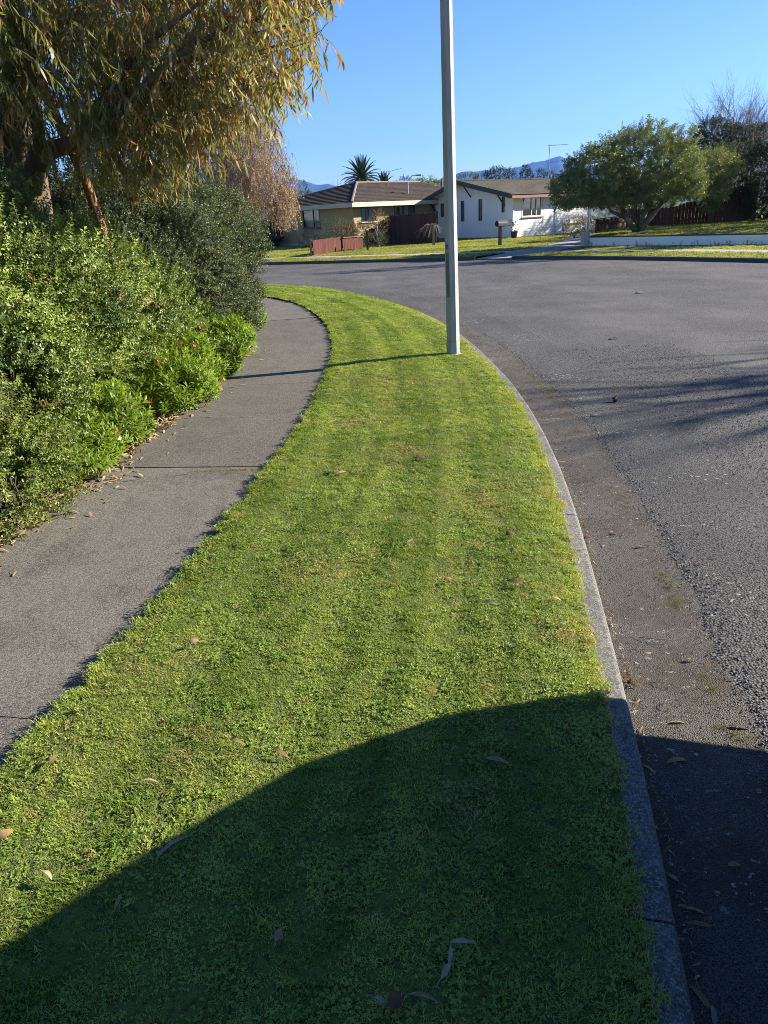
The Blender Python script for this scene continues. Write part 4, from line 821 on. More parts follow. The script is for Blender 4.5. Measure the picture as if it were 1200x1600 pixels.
# the gum leaves that show largest, one by one
gm = []
m1, n, l = newmat('gum_leaf_single'); c = mixc(n, l, rmp(n, l, worldnoise(n, l, 2.5, 3), .3, .7), (.15, .15, .045), (.36, .26, .10)); p_ = principled(n, l, c, .36, .5); t_ = n.new('ShaderNodeBsdfTranslucent'); l.new(c, t_.inputs[0]); x_ = n.new('ShaderNodeMixShader'); x_.inputs[0].default_value = .3; l.new(p_.outputs[0], x_.inputs[1]); l.new(t_.outputs[0], x_.inputs[2]); out(n, l, x_)
for i in range(6): mb = MB(); leaf(mb, (0, 0, 0), (random.gauss(0, .25), random.gauss(0, .25), -1), rv(1), .17*random.uniform(.85, 1.15), .02, .12, random.uniform(-1, 1), 0, 5); gm.append(mb.mesh('leaf', m1))
P, A = blob_points(GE[:9], 290, .05, .3, 1.3, 5, 1.9)
for p in P: o = instance('leaf', random.choice(gm), gt, p+np.array([0, -.05, -.1]), random.uniform(0, 6.28))

# --- far trees and bushes
def tree(name, label, base, trunk_r, tops, ell, n, kind, cat='tree', bark=None, group=None, **kw):
    r = empty(name, tuple(base), label, cat, group); b = np.array(base, float); mb = MB()
    for tp in tops:
        tp = np.array(tp, float); m1_ = b+(tp-b)*.4+rv(.08); m2_ = b+(tp-b)*.7+rv(.12); mb.tube([b-[0, 0, .15], b+(m1_-b)*.5, m1_, m2_, tp], [trunk_r, trunk_r*.85, trunk_r*.65, trunk_r*.45, trunk_r*.15], 8)
    mb.build('trunk', bark or TW, r, True); foliage('crown', ell, n, SP[kind], r, **kw); return r
def EL_(px, py, Y, rx, ry, rz): p = AT(px, py, Y); return (p[0], p[1], p[2], rx, ry, rz)
def bare_tree(name, label, base, h, rad, maxl, seed, kids=(3, 4), ang=.55, d=(0, 0, 1), grav=.06, mat=None, cat='tree', shrink=.66, wob=.1, first=.3, strands=0, group=None):
    random.seed(seed); r = empty(name, tuple(base), label, cat, group); L_, E_ = [], []; grow(np.array(base)-[0, 0, .1], d, h*.45, rad, 0, maxl, L_, E_, kids, ang, shrink, grav, wob, 6, first)
    lim = MB(); tw = MB()
    for p, r_, lv in L_:
        (lim if lv < 2 else tw).tube(p, r_, 8 if lv == 0 else 5 if lv == 1 else 3, lv < 2)
    lim.build('trunk', mat or M['bark_grey'], r, True); tw.build('twigs', mat or M['bark_grey'], r, kind='stuff'); return r, np.array(E_), L_

mbse = AT(997, 361, 33.2)
tree('round_tree', 'big round evergreen tree with several leaning trunks on the raised lawn', mbse, .15, [AT(940, 300, 32.7), AT(1012, 270, 33.6), AT(1060, 290, 33), AT(950, 285, 33.6)],
     [EL_(1005, 256, 33.2, 1.75, 2.2, 1.35), EL_(935, 277, 33, 1.3, 2.0, 1.1), EL_(1045, 268, 33.2, 1.2, 1.8, 1.1), EL_(895, 300, 32.7, .85, 1.4, .65), EL_(960, 300, 33.6, 1.5, 2.0, .65), EL_(1068, 300, 33, .75, 1.2, .75), EL_(1010, 312, 32.4, .9, .8, .45), EL_(920, 315, 32.6, 1.0, 1.2, .5)], 5200, 'mag', bark=M['bark_mag'], seed=21, lump=.36, lf=1.2, depth=.16, sc=(.6, 1.0), zmin=1.7)
tree('pale_leaved_tree', 'slender pale leaved tree at the right of the big round tree', AT(1111, 347, 36.6), .09, [AT(1112, 320, 36.6), AT(1100, 290, 36.4), AT(1125, 290, 36.6)], [EL_(1108, 268, 36.5, 1.15, 1.0, .85), EL_(1115, 300, 36.4, .6, .7, .75), EL_(1085, 285, 36.5, .7, .8, .6)], 900, 'pale', bark=M['bark_mag'], seed=22, lump=.3, lf=1.1, sc=(.7, 1.1), depth=.25, zmin=1.2)
shrub('weeping_conifer', 'upright grey green conifer bush behind the big round tree', 'shrub', [EL_(1002, 308, 40, 1.0, .9, 1.1), EL_(975, 312, 40, .7, .7, .9), EL_(1035, 320, 39.6, .6, .6, .7)], 1000, 'conifer', base=.5, seed=23, axis_up=1.2, sc=(.8, 1.2), zmin=.6)
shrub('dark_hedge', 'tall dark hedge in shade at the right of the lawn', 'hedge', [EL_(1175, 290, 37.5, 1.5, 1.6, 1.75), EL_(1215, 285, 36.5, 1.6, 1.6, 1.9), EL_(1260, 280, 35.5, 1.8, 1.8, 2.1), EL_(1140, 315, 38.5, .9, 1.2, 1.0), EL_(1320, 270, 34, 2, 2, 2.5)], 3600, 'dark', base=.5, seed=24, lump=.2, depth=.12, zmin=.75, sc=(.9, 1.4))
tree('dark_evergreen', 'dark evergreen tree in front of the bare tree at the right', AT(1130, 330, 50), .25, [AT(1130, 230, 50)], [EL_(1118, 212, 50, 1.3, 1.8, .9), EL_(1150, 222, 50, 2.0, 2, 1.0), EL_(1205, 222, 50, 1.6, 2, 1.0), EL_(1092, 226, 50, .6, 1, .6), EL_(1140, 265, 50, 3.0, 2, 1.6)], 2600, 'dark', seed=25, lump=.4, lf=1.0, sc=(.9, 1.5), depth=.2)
b_ = AT(1143, 320, 56); b_[2] = 0
rt, E_, _l = bare_tree('bare_tree', 'leafless tree spreading fine twigs against the sky at right', b_, 11.3, .13, 4, 33, (6, 7), .62, (0, 0, 1), .10, shrink=.64, first=.45, wob=.08)
b_ = AT(1140, 320, 46); b_[2] = 0
bare_tree('russet_twiggy_shrub', 'purplish leafless twiggy bush below the bare tree', b_, 6.2, .1, 4, 32, (4, 5), .4, (0, 0, 1), .1, M['twig'], 'shrub')
shrub('round_clipped_hedge', 'olive clipped hedge top showing over the boundary fence', 'hedge', [EL_(1125, 250, 44, 1.6, 1.5, .7), EL_(1090, 262, 44, 1.0, 1.2, .7), EL_(1130, 275, 44, 2.0, 1.2, 1.4)], 1100, 'olive', base=.3, seed=26, sc=(1.5, 2.4), zmin=.8)
# mailbox
mp = G(781, 384.5); mbx = empty('mailbox', (mp[0], mp[1], 0), 'grey rounded mailbox on a timber post beside the driveway', 'mailbox'); o_ = ORG[mbx.name]; sc_ = (AT(780, 346, mp[1])[2])
mb = MB(); mb.obox(o_+[0, 0, sc_*.4], (.075, 0, 0), (0, .075, 0), (0, 0, sc_*.42)); mb.build('post', M['wood_grey'], mbx)
fx = unit2((-.9, -.42)); sx_ = np.array([-fx[1], fx[0]]); mb = MB(); prof = []
for k in range(13): a = math.pi*k/12; prof.append((math.cos(a)*.17, .12+math.sin(a)*.17))
prof = [(.17, 0)]+prof+[(-.17, 0)]; V = []
for e in (-.27, .27):
    for (u, z) in prof: V.append((o_[0]+.06+fx[0]*e+sx_[0]*u, o_[1]+fx[1]*e+sx_[1]*u, sc_*.82+z*.85))
k = len(prof); mb.add(V, [(i, (i+1) % k, k+(i+1) % k, k+i) for i in range(k)]+[tuple(range(k)), tuple(range(k, 2*k))[::-1]]); mb.build('box', M['mailbox'], mbx)
mb = MB(); c_ = o_+[.06+fx[0]*.275, fx[1]*.275, sc_*.82+.11]; mb.face([c_+np.array([sx_[0]*math.cos(t)*.12, sx_[1]*math.cos(t)*.12, math.sin(t)*.12]) for t in np.linspace(0, 2*math.pi, 17)[:-1]]); mb.build('shade_disc', M['mouth_shade'], mbx)  # flat dark disc on the closed end; shade of the mouth is painted
mb = MB(); mb.obox(o_+[.06, 0, sc_*.80], (.20, .09, 0), (-.05, .12, 0), (0, 0, .015)); mb.build('shelf', M['wood_grey'], mbx)
# pot plant at the corner of the white house
pp = AT(803, 381, C0[1]-1.0); pp[2] = .0; pt = empty('pot_plant', tuple(pp), 'small leafy plant in a dark pot at the white house corner', 'pot plant')
mb = MB(); mb.tube([pp, pp+[0, 0, .05], pp+[0, 0, .42], pp+[0, 0, .45]], [.15, .16, .21, .22], 14); mb.build('pot', M['pot'], pt)
foliage('foliage', [(pp[0], pp[1], .72, .26, .26, .3)], 40, SP['dark'], pt, sc=(.5, .8), zmin=.4)
# staked saplings on the lawn
for px, py, top_, lab in ((842.5, 376, 347, 'thin bare staked sapling on the lawn before the lit wall'), (878, 368, 347, 'second bare sapling beside the shaded wall')):
    b_ = G(px, py); r = empty('sapling', (b_[0], b_[1], 0), lab, 'sapling', 'young trees by the white house'); h_ = AT(px, top_, b_[1])[2]
    mb = MB(); mb.tube([b_, b_+[.01, 0, h_*.5], b_+[0, 0, h_]], [.02, .016, .008], 6); mb.build('stem', M['bark_grey'], r)
    mb = MB(); mb.tube([b_+[.09, .03, 0], b_+[.09, .03, h_*.62]], .018, 5); mb.build('stake', M['wood_grey'], r)
    mb = MB()
    for k in range(12): z = h_*random.uniform(.55, 1); a = random.uniform(0, 6.28); mb.tube([b_+[0, 0, z], b_+[math.cos(a)*.13, math.sin(a)*.13, z+.08], b_+[math.cos(a)*.22, math.sin(a)*.22, z+.2]], [.007, .005, .003], 3, False)
    mb.build('twigs', M['bark_grey'], r, kind='stuff')
for px, py, lab in ((870, 366, 'small dark shrub against the shaded white wall'), (886, 364, 'left dark round bush of the pair by the shaded wall'), (892.5, 363.5, 'right dark round bush of the pair by the shaded wall')):
    b_ = G(px, py); shrub('wall_bush', lab, 'shrub', [(b_[0], b_[1], .4, .22, .22, .42)] if px > 880 else [(b_[0], b_[1], .45, .3, .3, .5)], 90 if px > 880 else 70, 'dark', 'dark bushes along the white wall', stem_n=3, seed=int(px), sc=(.5, .9))
b_ = G(903, 374); shrub('driveway_bush', 'brownish bush with pale yellow tips beside the driveway fence', 'shrub', [(b_[0], b_[1]+.6, .55, .65, .6, .6), (b_[0]+.8, b_[1]+.8, .5, .6, .6, .6)], 520, 'rust', base=.05, seed=41, sc=(.6, 1.0), axis_up=.9)
b_ = AT(948, 345, 40.5); shrub('lit_bush', 'little sunlit yellow green bush above the brown picket fence', 'shrub', [(b_[0], b_[1]+.4, b_[2]-.2, .55, .5, .45), (b_[0]+.7, b_[1]+.6, b_[2]-.5, .8, .5, .4)], 240, 'lime', base=.45, seed=42, sc=(1.6, 2.6))
wt = []
for k in range(90): f = random.random(); p = W0+(W2-W0)*f; nrm_ = np.array([wd[1], -wd[0]]); q = p+nrm_*random.uniform(.09, .16); wt.append((q[0], q[1], .0))
wt = np.array(wt); tag(scatter('wall_weeds', wt, eulers(np.tile([0, 0, 1.], (90, 1))+rng.normal(0, .25, (90, 3))), rng.uniform(.25, .75, 90), rng.integers(0, 3, 90), rng.random(90), np.zeros(90), SP['dark']), 'scattered weeds along the foot of the low white wall', 'weeds')
# garden before the beige house
for px, py, Y, rx, rz, kd, lab, n_ in ((540, 369, 44.5, .8, .65, 'rust', 'reddish brown bush behind the short red fence', 420), (558, 368, 44.8, .7, .6, 'rust', 'taller russet bush under the lit window', 420), (522, 364, 46, .7, .9, 'olive', 'dull grey bush against the shaded stone wall', 260), (592, 354, 45.6, .7, .75, 'rust', 'autumn coloured bush between window and tall fence', 420), (583, 376, 43.4, .8, .38, 'olive', 'low dull green bush in front of the tall fence', 330), (483, 376, 47.5, .6, .6, 'rust', 'small brown bush under the wide window', 160), (415.5, 376, 52, 1.15, 1.0, 'dark', 'clipped dark hedge at the corner of the beige house', 1100)):
    b_ = AT(px, py, Y); shrub('garden_bush', lab, 'shrub', [(b_[0], b_[1], max(b_[2], rz*.7), rx, .8, rz)]+([(b_[0]-.8, b_[1]+.5, max(b_[2], rz*.7), rx, .8, rz*.95)] if kd == 'dark' and n_ > 900 else []), n_, kd, 'bushes in the beige house garden', stem_n=8, seed=int(px), sc=(.7, 1.2), lump=.12 if n_ > 900 else .35)
b_ = G(452, 384); bare_tree('small_bare_tree', 'small dark bare tree against the beige house wall', (b_[0], b_[1]-2, 0), 2.6, .06, 3, 51, (2, 3), .7, (-.35, 0, 1), .05, M['bark_dark'])
b_ = G(462, 384); bare_tree('bare_rose_bush', 'thin bare rose bush beside the small bare tree', (b_[0]+.3, b_[1]-2.5, 0), 1.5, .03, 3, 52, (3, 4), .8, (.1, 0, 1), .05, M['bark_dark'], 'shrub')
b_ = G(594, 389); hY = b_[1]; r, E_, _l = bare_tree('young_tree', 'young tree with a few orange leaves before the beige house', (b_[0], b_[1]+1.5, 0), AT(594, 318, hY+1.5)[2]*.95, .045, 3, 53, (3, 4), .45, (-.02, 0, 1), .1, M['bark_grey'])
foliage('foliage', [(*(E_.mean(0)), .5, .5, .55)], 70, SP['rust'], r, sc=(.5, .8), tintf=lambda P: np.ones(len(P)), dryf=lambda P: rng.random(len(P)))
b_ = G(574.5, 392); po = empty('garden_post', (b_[0], b_[1], 0), 'dark green post standing on the lawn by the red fence', 'post'); h_ = AT(574.5, 357, b_[1])[2]
mb = MB(); mb.obox(b_+[0, 0, h_*.45], (.055, 0, 0), (0, .055, 0), (0, 0, h_*.45)); mb.build('shaft', M['green_trim'], po); mb = MB(); mb.tube([b_+[0, 0, h_*.9], b_+[0, 0, h_*.93], b_+[0, 0, h_]], [.09, .10, .03], 8); mb.build('cap', M['bark_grey'], po)
b_ = G(678.5, 385); r = empty('weeping_standard', (b_[0], b_[1], 0), 'bare weeping standard tied to a pale stake before the tall fence', 'tree'); h_ = AT(678.5, 349, b_[1])[2]
mb = MB(); mb.obox(b_+[0, 0, h_/2], (.05, 0, 0), (0, .05, 0), (0, 0, h_/2)); mb.build('stake', M['wood_new'], r)
mb = MB(); mb.tube([b_+[-.1, 0, 0], b_+[-.09, 0, h_*.8], b_+[-.12, 0, h_*.92]], .02, 6); mb.build('trunk', M['bark_grey'], r)
mb = MB()
for k in range(46):
    a = random.uniform(0, 6.28); w_ = random.uniform(.3, .8); q = np.array([math.cos(a)*w_-.3, math.sin(a)*w_*.6, 0]); mb.tube([b_+[-.12, 0, h_*.9], b_+q*.5+[0, 0, h_*random.uniform(.9, 1.02)], b_+q+[0, 0, h_*random.uniform(.4, .75)]], [.012, .009, .005], 3, False)
mb.build('twigs', M['bark_grey'], r, kind='stuff')
# birch
bb = np.array([-7.2, 31, 0.]); random.seed(61); r = empty('autumn_birch', tuple(bb), 'weeping birch with orange brown autumn strands beyond the path', 'tree')
L_, E_ = [], []; grow(bb-[0, 0, .1], (.02, 0, 1), 5.2, .2, 0, 2, L_, E_, (6, 8), .75, .55, -.02, .08, 8, .3)
lim = MB()
for p, r_, lv in L_: lim.tube(p, r_, 8 if lv == 0 else 4, lv < 2)
lim.build('trunk', M['bark_grey'], r, True)
BE_ = [EL_(385, 235, 30.5, 1.5, 1.6, 1.7), EL_(410, 290, 30, 1.25, 1.4, 1.2), EL_(360, 290, 31, 1.6, 1.6, 1.6), EL_(395, 200, 31, .9, 1.0, 1.0), EL_(430, 305, 30, .75, 1.0, .8), EL_(330, 220, 32, 2, 2, 2.5), EL_(445, 325, 30, .45, .6, .45)]
P, A = blob_points(BE_, 1700, .33, .4, 1.0, 62, 1.3, None, .3)
P[:, 2] += .35; scatter('crown', P, eulers(np.tile([0, 0, 1.], (len(P), 1))+rng.normal(0, .1, (len(P), 3))), rng.uniform(.7, 1.25, len(P)), rng.integers(0, 5, len(P)), np.clip(rng.normal(.5, .3, len(P)), 0, 1), rng.random(len(P))*(P[:, 2] > 3.6)*.9, SP['birch'], r)
# skyline
def palm(label, px, py, Y, nf, L, seed, lw=.42):
    random.seed(seed); b = AT(px, py, Y); r = empty('palm_tree', (b[0], b[1], 0), label, 'palm'); mb = MB(); mb.tube([(b[0], b[1], -.2), (b[0], b[1], b[2]*.5), (b[0], b[1], b[2])], [.4, .34, .38], 9); mb.build('trunk', M['bark_dark'], r)
    for k in range(nf):
        a = 2.4*k; el_ = math.radians(86-92*(k/nf)**1.1); d = np.array([math.cos(a)*math.cos(el_), math.sin(a)*math.cos(el_), math.sin(el_)]); path = [b.copy()]; mb = MB()
        for i in range(9): path.append(path[-1]+d*L/9); d = d+np.array([0, 0, -.10-.05*k/nf]); d /= np.linalg.norm(d)
        Pf = np.array(path); mb.tube(Pf, np.linspace(.045, .01, 10), 3, False)
        T = np.gradient(Pf, axis=0)
        for i in range(2, 38):
            t = i/38*9; j = min(8, int(t)); q = Pf[j]+(Pf[j+1]-Pf[j])*(t-j); tt = T[j]/np.linalg.norm(T[j]); sd = np.cross(tt, [0, 0, 1]); sd = sd/max(np.linalg.norm(sd), .05); w_ = lw*math.sin(math.pi*min(1, .12+.85*i/38))
            for sg in (-1, 1): leaf(mb, q, sd*sg*.8+tt*.75+np.array([0, 0, .25]), (0, 0, 1), w_, .05, .1, .15)
        mb.build('frond', M['frond'], r)
palm('feathery palm crown rising above the beige roof', 565, 281, 78, 46, 2.35, 71)
palm('lower wider palm crown right of the tall palm', 600, 293, 74, 26, 1.5, 72, .3)
def far_tree(label, blobs, kind, n, sc, seed, Y, name='far_tree', lump=.4, **kw):
    ell = [EL_(x, y, Y, rx, rx, rz) for x, y, rx, rz in blobs]; e = ell[0]
    return tree(name, label, (e[0], e[1], 0), .22, [(e[0], e[1], e[2])], ell, n, kind, seed=seed, sc=sc, lump=lump, lf=.7, group='trees on the skyline', **kw)
far_tree('small conifer between mountain and beige roof', [(474, 306, .7, .7), (474, 297, .35, .7), (474, 312, 1.1, .6)], 'conifer', 240, (.9, 1.4), 81, 85)
far_tree('dark cypress clump above the white roof ridge', [(780, 274, 1.6, .8), (768, 276, 1.0, .6), (792, 277, 1.0, .6)], 'dark', 420, (1.1, 1.7), 82, 95)
far_tree('pointed dark tree beside the roof aerial', [(822, 268, .45, .9), (822, 276, .7, .8)], 'dark', 220, (.9, 1.4), 83, 95)
far_tree('low dark tree right of the roof aerial', [(843, 274, .8, .6), (860, 276, .8, .5)], 'dark', 220, (.9, 1.4), 84, 95)
far_tree('thin grey tree left of the cypress clump', [(732, 280, 1.2, .5), (748, 281, 1.0, .4)], 'olive', 260, (2, 3), 85, 95)
far_tree('dark pair of trees behind the far street lamp', [(633, 291, .9, .9), (657, 293, 1.0, .8)], 'dark', 240, (1.2, 2.0), 86, 100)
far_tree('pale green treetop between the two houses', [(672, 295, 2.0, .9), (685, 296, 1.6, .8)], 'pale', 260, (1.2, 2.0), 87, 90)
for px, py, Y, h_, sd, lab in ((532, 300, 80, 4.8, 91, 'hazy bare treetop left of the palm'), (1035, 240, 60, 6.8, 93, 'thin bare treetop showing over the round tree')):
    b_ = AT(px, py, Y); b_[2] = 0; bare_tree('far_bare_tree', lab, b_, h_*(1.25 if sd == 91 else 1), .14, 4, sd, (3, 5), .6, (0, 0, 1), .0, None, 'tree', group='trees on the skyline')
# far street lamp, utility pole and wire
b_ = AT(636, 300, 72); r = empty('far_street_lamp', (b_[0], b_[1], 0), 'distant street lamp with a curved arm above the beige roof', 'street lamp'); tp = AT(637, 284, 72)
mb = MB(); mb.tube([(b_[0], b_[1], -.2), tp-[0, 0, .1], tp+[.12, 0, .25]], [.09, .06, .05], 7); mb.build('shaft', M['pole'], r); mb = MB(); mb.tube([tp+[.12, 0, .25], tp+[.45, 0, .5], tp+[.85, 0, .52]], .045, 6); mb.build('arm', M['pole'], r); mb = MB(); mb.obox(tp+[1.0, 0, .5], (.25, 0, 0), (0, .1, 0), (0, 0, .06)); mb.build('lamp_head', M['pole_dark'], r)
b_ = AT(690, 290, 80); tp = AT(690.5, 279, 80); r = empty('utility_pole', (b_[0], b_[1], 0), 'distant timber utility pole with a crossarm between the houses', 'utility pole')
mb = MB(); mb.tube([(b_[0], b_[1], -.2), tp], [.15, .11], 7); mb.build('shaft', M['wood_grey'], r); mb = MB(); mb.beam(tp+[-.8, 0, -.3], tp+[.8, .2, -.3], .1, .1); mb.build('crossarm', M['wood_grey'], r)
mb = MB(); a_ = tp+[-.6, 0, -.2]; c_ = AT(560, 279, 82); mb.tube([a_+(c_-a_)*t+np.array([0, 0, -.5*math.sin(math.pi*t)]) for t in np.linspace(0, 1, 12)], .012, 4); tag(mb.build('overhead_wire', M['black'], loc=tuple(a_)), 'thin overhead wire running left from the utility pole', 'wire')
b_ = AT(973, 215, 44); r = empty('radio_mast', (b_[0], b_[1], 0), 'thin upright mast rising behind the big round tree', 'mast'); tp = AT(972.5, 192, 44); mb = MB(); mb.tube([(b_[0], b_[1], 0), tp], [.03, .018], 6); mb.build('tube', M['metal'], r); mb = MB(); mb.tube([tp-[0, 0, .35], tp+[0, 0, .1]], .03, 6); mb.build('tip', M['metal'], r)
b_ = AT(1199, 329, 36.0); r = empty('pale_gate_post', (b_[0], b_[1], .5), 'pale post at the edge of the dark hedge', 'post'); mb = MB(); mb.obox(b_+[0, 0, .38], (.09, .02, 0), (-.02, .09, 0), (0, 0, .40)); mb.build('shaft', M['white'], r); mb = MB(); mb.obox(b_+[0, 0, .8], (.11, .02, 0), (-.02, .11, 0), (0, 0, .02)); mb.build('cap', M['white'], r)
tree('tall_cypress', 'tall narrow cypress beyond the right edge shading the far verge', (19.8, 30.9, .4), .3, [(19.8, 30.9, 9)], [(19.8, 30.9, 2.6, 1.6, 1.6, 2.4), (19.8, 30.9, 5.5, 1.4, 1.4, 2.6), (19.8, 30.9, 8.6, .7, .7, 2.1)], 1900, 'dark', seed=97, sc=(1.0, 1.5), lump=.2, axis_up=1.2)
# bare tree out to the right whose branches shade the road
random.seed(5)
bare_tree('roadside_bare_tree', 'leafless street tree beyond the right edge shading the road', (17.6, 10.9, 0), 8.8, .32, 3, 95, (7, 8), .62, (-.05, 0, 1), .02)

# ------------------------------------------------------------------ mown grass on the near verge
random.seed(101)
def tuft(nm, nb, R, h0, h1, w, clover=0, lean_=.55):
    mb = MB()
    for i in range(nb):
        a = random.uniform(0, 6.28); r0 = R*math.sqrt(random.random()); p = np.array([r0*math.cos(a), r0*math.sin(a), -.004]); h = random.uniform(h0, h1); b = random.uniform(0, 6.28); ln = random.uniform(.15, 1.0)*lean_*1.6
        d = np.array([math.cos(b)*ln, math.sin(b)*ln, 1.]); d /= np.linalg.norm(d); s = np.array([-math.sin(b), math.cos(b), 0])*w*random.uniform(.7, 1.3)/2; m = p+d*h*.55; t = m+(d+np.array([math.cos(b), math.sin(b), -.5])*.55)*h*.5
        mb.add([p-s, p+s, m+s*.85, m-s*.85, t], [(0, 1, 2, 3), (3, 2, 4)])
    for i in range(clover):
        a = random.uniform(0, 6.28); r0 = R*math.sqrt(random.random()); z = random.uniform(h0, h1)*.85; c = np.array([r0*math.cos(a), r0*math.sin(a), z]); n0 = np.array([random.gauss(0, .35), random.gauss(0, .35), 1]); ph0 = random.uniform(0, 6.28)
        for k in range(3):
            f = ph0+k*2.094; leaf(mb, c, (math.cos(f), math.sin(f), random.uniform(-.1, .35)), n0, random.uniform(.005, .009), random.uniform(.005, .0075), .12, .1, 1)
    return proto(nm, mb, [M['grass'], M['clover']])
TU = [tuft('grass_tuft', 48, .036, .010, .021, .0032, 0, .7) for _ in range(3)]+[tuft('clover_tuft', 34, .036, .009, .019, .003, 9, .65) for _ in range(3)]+[tuft('long_tuft', 36, .04, .016, .032, .0034, 3, .9)]
vpoly = np.concatenate([pathR[pathR[:, 1] < 40], kerbL[::-1]])
def vpts(y0, y1, dens):
    sel = vpoly[(vpoly[:, 1] > y0-1) & (vpoly[:, 1] < y1+1)]; x0, x1 = sel[:, 0].min()-.1, sel[:, 0].max()+.1; n = int((x1-x0)*(y1-y0)*dens); p = np.stack([rng.uniform(x0, x1, n), rng.uniform(y0, y1, n)], 1); return p[inpoly(p, vpoly)]
P2 = np.concatenate([vpts(.55, 3.2, 1500), vpts(3.2, 6, 1050), vpts(6, 10, 680), vpts(10, 16, 420), vpts(16, 27, 280)])
P2 = P2[P2[:, 0] > -11]
DK, AK = dist_line(P2, kerbL); DP, AP = dist_line(P2, pathR)
nz = np.array([[mnoise.noise(Vector((x*1.3, y*1.3, 0))), mnoise.noise(Vector((x*3.7, y*3.7, 5))), mnoise.noise(Vector((x*9, y*9, 8))), mnoise.noise(Vector((AK_*.25, dk*7, 3))), mnoise.noise(Vector((x*.8, y*.8, 20)))] for (x, y), AK_, dk in zip(P2, AK, DK)])
keep = rng.random(len(P2)) < np.clip(1.06-1.2*np.clip(nz[:, 2]-.18, 0, 1)*2.2-.5*np.clip(nz[:, 3]-.3, 0, 1), .25, 1)
far = P2[:, 1] > 10
keep &= (DK > .012) & (DP > .02)
AKK = AK[keep]
P2, DK, DP, nz = P2[keep], DK[keep], DP[keep], nz[keep]
mow = .3*np.sin(DK*2*math.pi/.52+nz[:, 0]*.8)+1.0*np.array([mnoise.noise(Vector((d*11, s*.12, 40))) for d, s in zip(DK, AKK)])                    # mower passes run along the verge
tint = np.clip(.52+mow*.9+.45*nz[:, 0]+.35*nz[:, 1]+.3*nz[:, 3]+rng.normal(0, .16, len(P2))+.25*np.exp(-DK/.25), 0, 1)
patch = np.zeros(len(P2))
for px_, py_, r_ in ((600, 600, .3), (735, 790, .22), (255, 1045, .14), (640, 715, .25), (560, 665, .2), (300, 1190, .12), (880, 1000, .12), (700, 900, .1), (500, 900, .2), (610, 640, .15), (720, 1300, .14), (900, 770, .2)): patch += np.exp(-((P2-G(px_, py_)[:2])**2).sum(1)/r_**2)
dry = np.clip(.75*patch*(rng.random(len(P2)) < .6)+np.exp(-DK/.035)*.75*(rng.random(len(P2)) < .6)+np.clip(nz[:, 4]*1.5-.45, 0, .5)*rng.random(len(P2))+(rng.random(len(P2)) < .035)*.8+np.clip(nz[:, 3]-.42, 0, 1)*.8, 0, .95)
sc_ = rng.uniform(.75, 1.15, len(P2))*np.where(P2[:, 1] < 3.2, .9, np.where(P2[:, 1] < 6, 1.0, np.where(P2[:, 1] < 10, 1.15, np.where(P2[:, 1] < 16, 1.35, 1.6))))*(1+.35*np.exp(-DP/.05))*np.clip(1-.3*nz[:, 2], .6, 1.3)*np.clip(1-.3*mow, .7, 1.3)
e_ = np.minimum(DK, DP); z_ = np.array([verge_z(x, y) for x, y in P2])+.010+.02*np.sin(math.pi*np.clip(DP/(DP+DK), 0, 1))-.012*np.exp(-e_/.04)
idx = np.where(nz[:, 1]+rng.normal(0, .3, len(P2)) > .10, rng.integers(3, 6, len(P2)), rng.integers(0, 3, len(P2))); idx = np.where(rng.random(len(P2)) < .05, 6, idx)
eu = np.stack([rng.normal(0, .12, len(P2)), rng.normal(0, .12, len(P2)), rng.uniform(0, 6.28, len(P2))], 1)
g_ = scatter('mown_grass', np.stack([P2[:, 0], P2[:, 1], z_], 1), eu, sc_, idx, tint, dry, TU); tag(g_, kind='stuff')
# grass on the far verge and lawns: sparser, larger tufts
M['grass'] = leafmat('lawn_blade', (.17, .20, .05), (.36, .36, .11), (.4, .33, .16), .4, .5, .25, .6); bt = [tuft('lawn_tuft', 40, .10, .025, .05, .011, 0, .7) for _ in range(3)]
def lawn_pts(n, x0, x1, y0, y1): return np.stack([rng.uniform(x0, x1, n), rng.uniform(y0, y1, n)], 1)
P3_ = lawn_pts(60000, -14, 20, 20, 56); D_, A_ = dist_line(P3_, far_kerb); side = np.array([0]*len(P3_))
fp_poly = np.concatenate([far_line(.2), np.array([[24, 60], [-60, 80]])]); ins = inpoly(P3_, fp_poly)
pathband = (D_ > d_path-.05) & (D_ < d_path+1.35)
dpoly = np.concatenate([Ld, Rd[::-1]]); rl = np.array([W0+[-.1, -.1], W2, W2+[6, 34], W0+[6, 34]])
inr = inpoly(P3_, np.array([W0, W2, W2+[6, 34], W0+[6, 34]]))
inw = inpoly(P3_, np.array([C0, C1, C1+hd*SL, C0+hd*SL]))
ok = ins & ~pathband & ~inpoly(P3_, dpoly) & ~inw & ~((np.abs((P3_-W0) @ np.array([-wd[1], wd[0]])) < .2) & ((P3_-W0) @ wd > -.3))
P3_ = P3_[ok]; inr = inr[ok]
z3 = np.where(inr, [lawn2(*p)+.01 for p in P3_], .012+.004*np.clip(P3_[:, 1]-34, 0, 30))
t3 = np.clip(.5+np.array([mnoise.noise(Vector((x*.5, y*.5, 0))) for x, y in P3_])*.9+rng.normal(0, .2, len(P3_)), 0, 1)
g_ = scatter('lawn_grass', np.stack([P3_[:, 0], P3_[:, 1], z3], 1), np.stack([rng.normal(0, .1, len(P3_)), rng.normal(0, .1, len(P3_)), rng.uniform(0, 6.28, len(P3_))], 1), rng.uniform(.7, 1.2, len(P3_)), rng.integers(0, 3, len(P3_)), t3, (rng.random(len(P3_)) < .05)*.6, bt); tag(g_, kind='stuff')

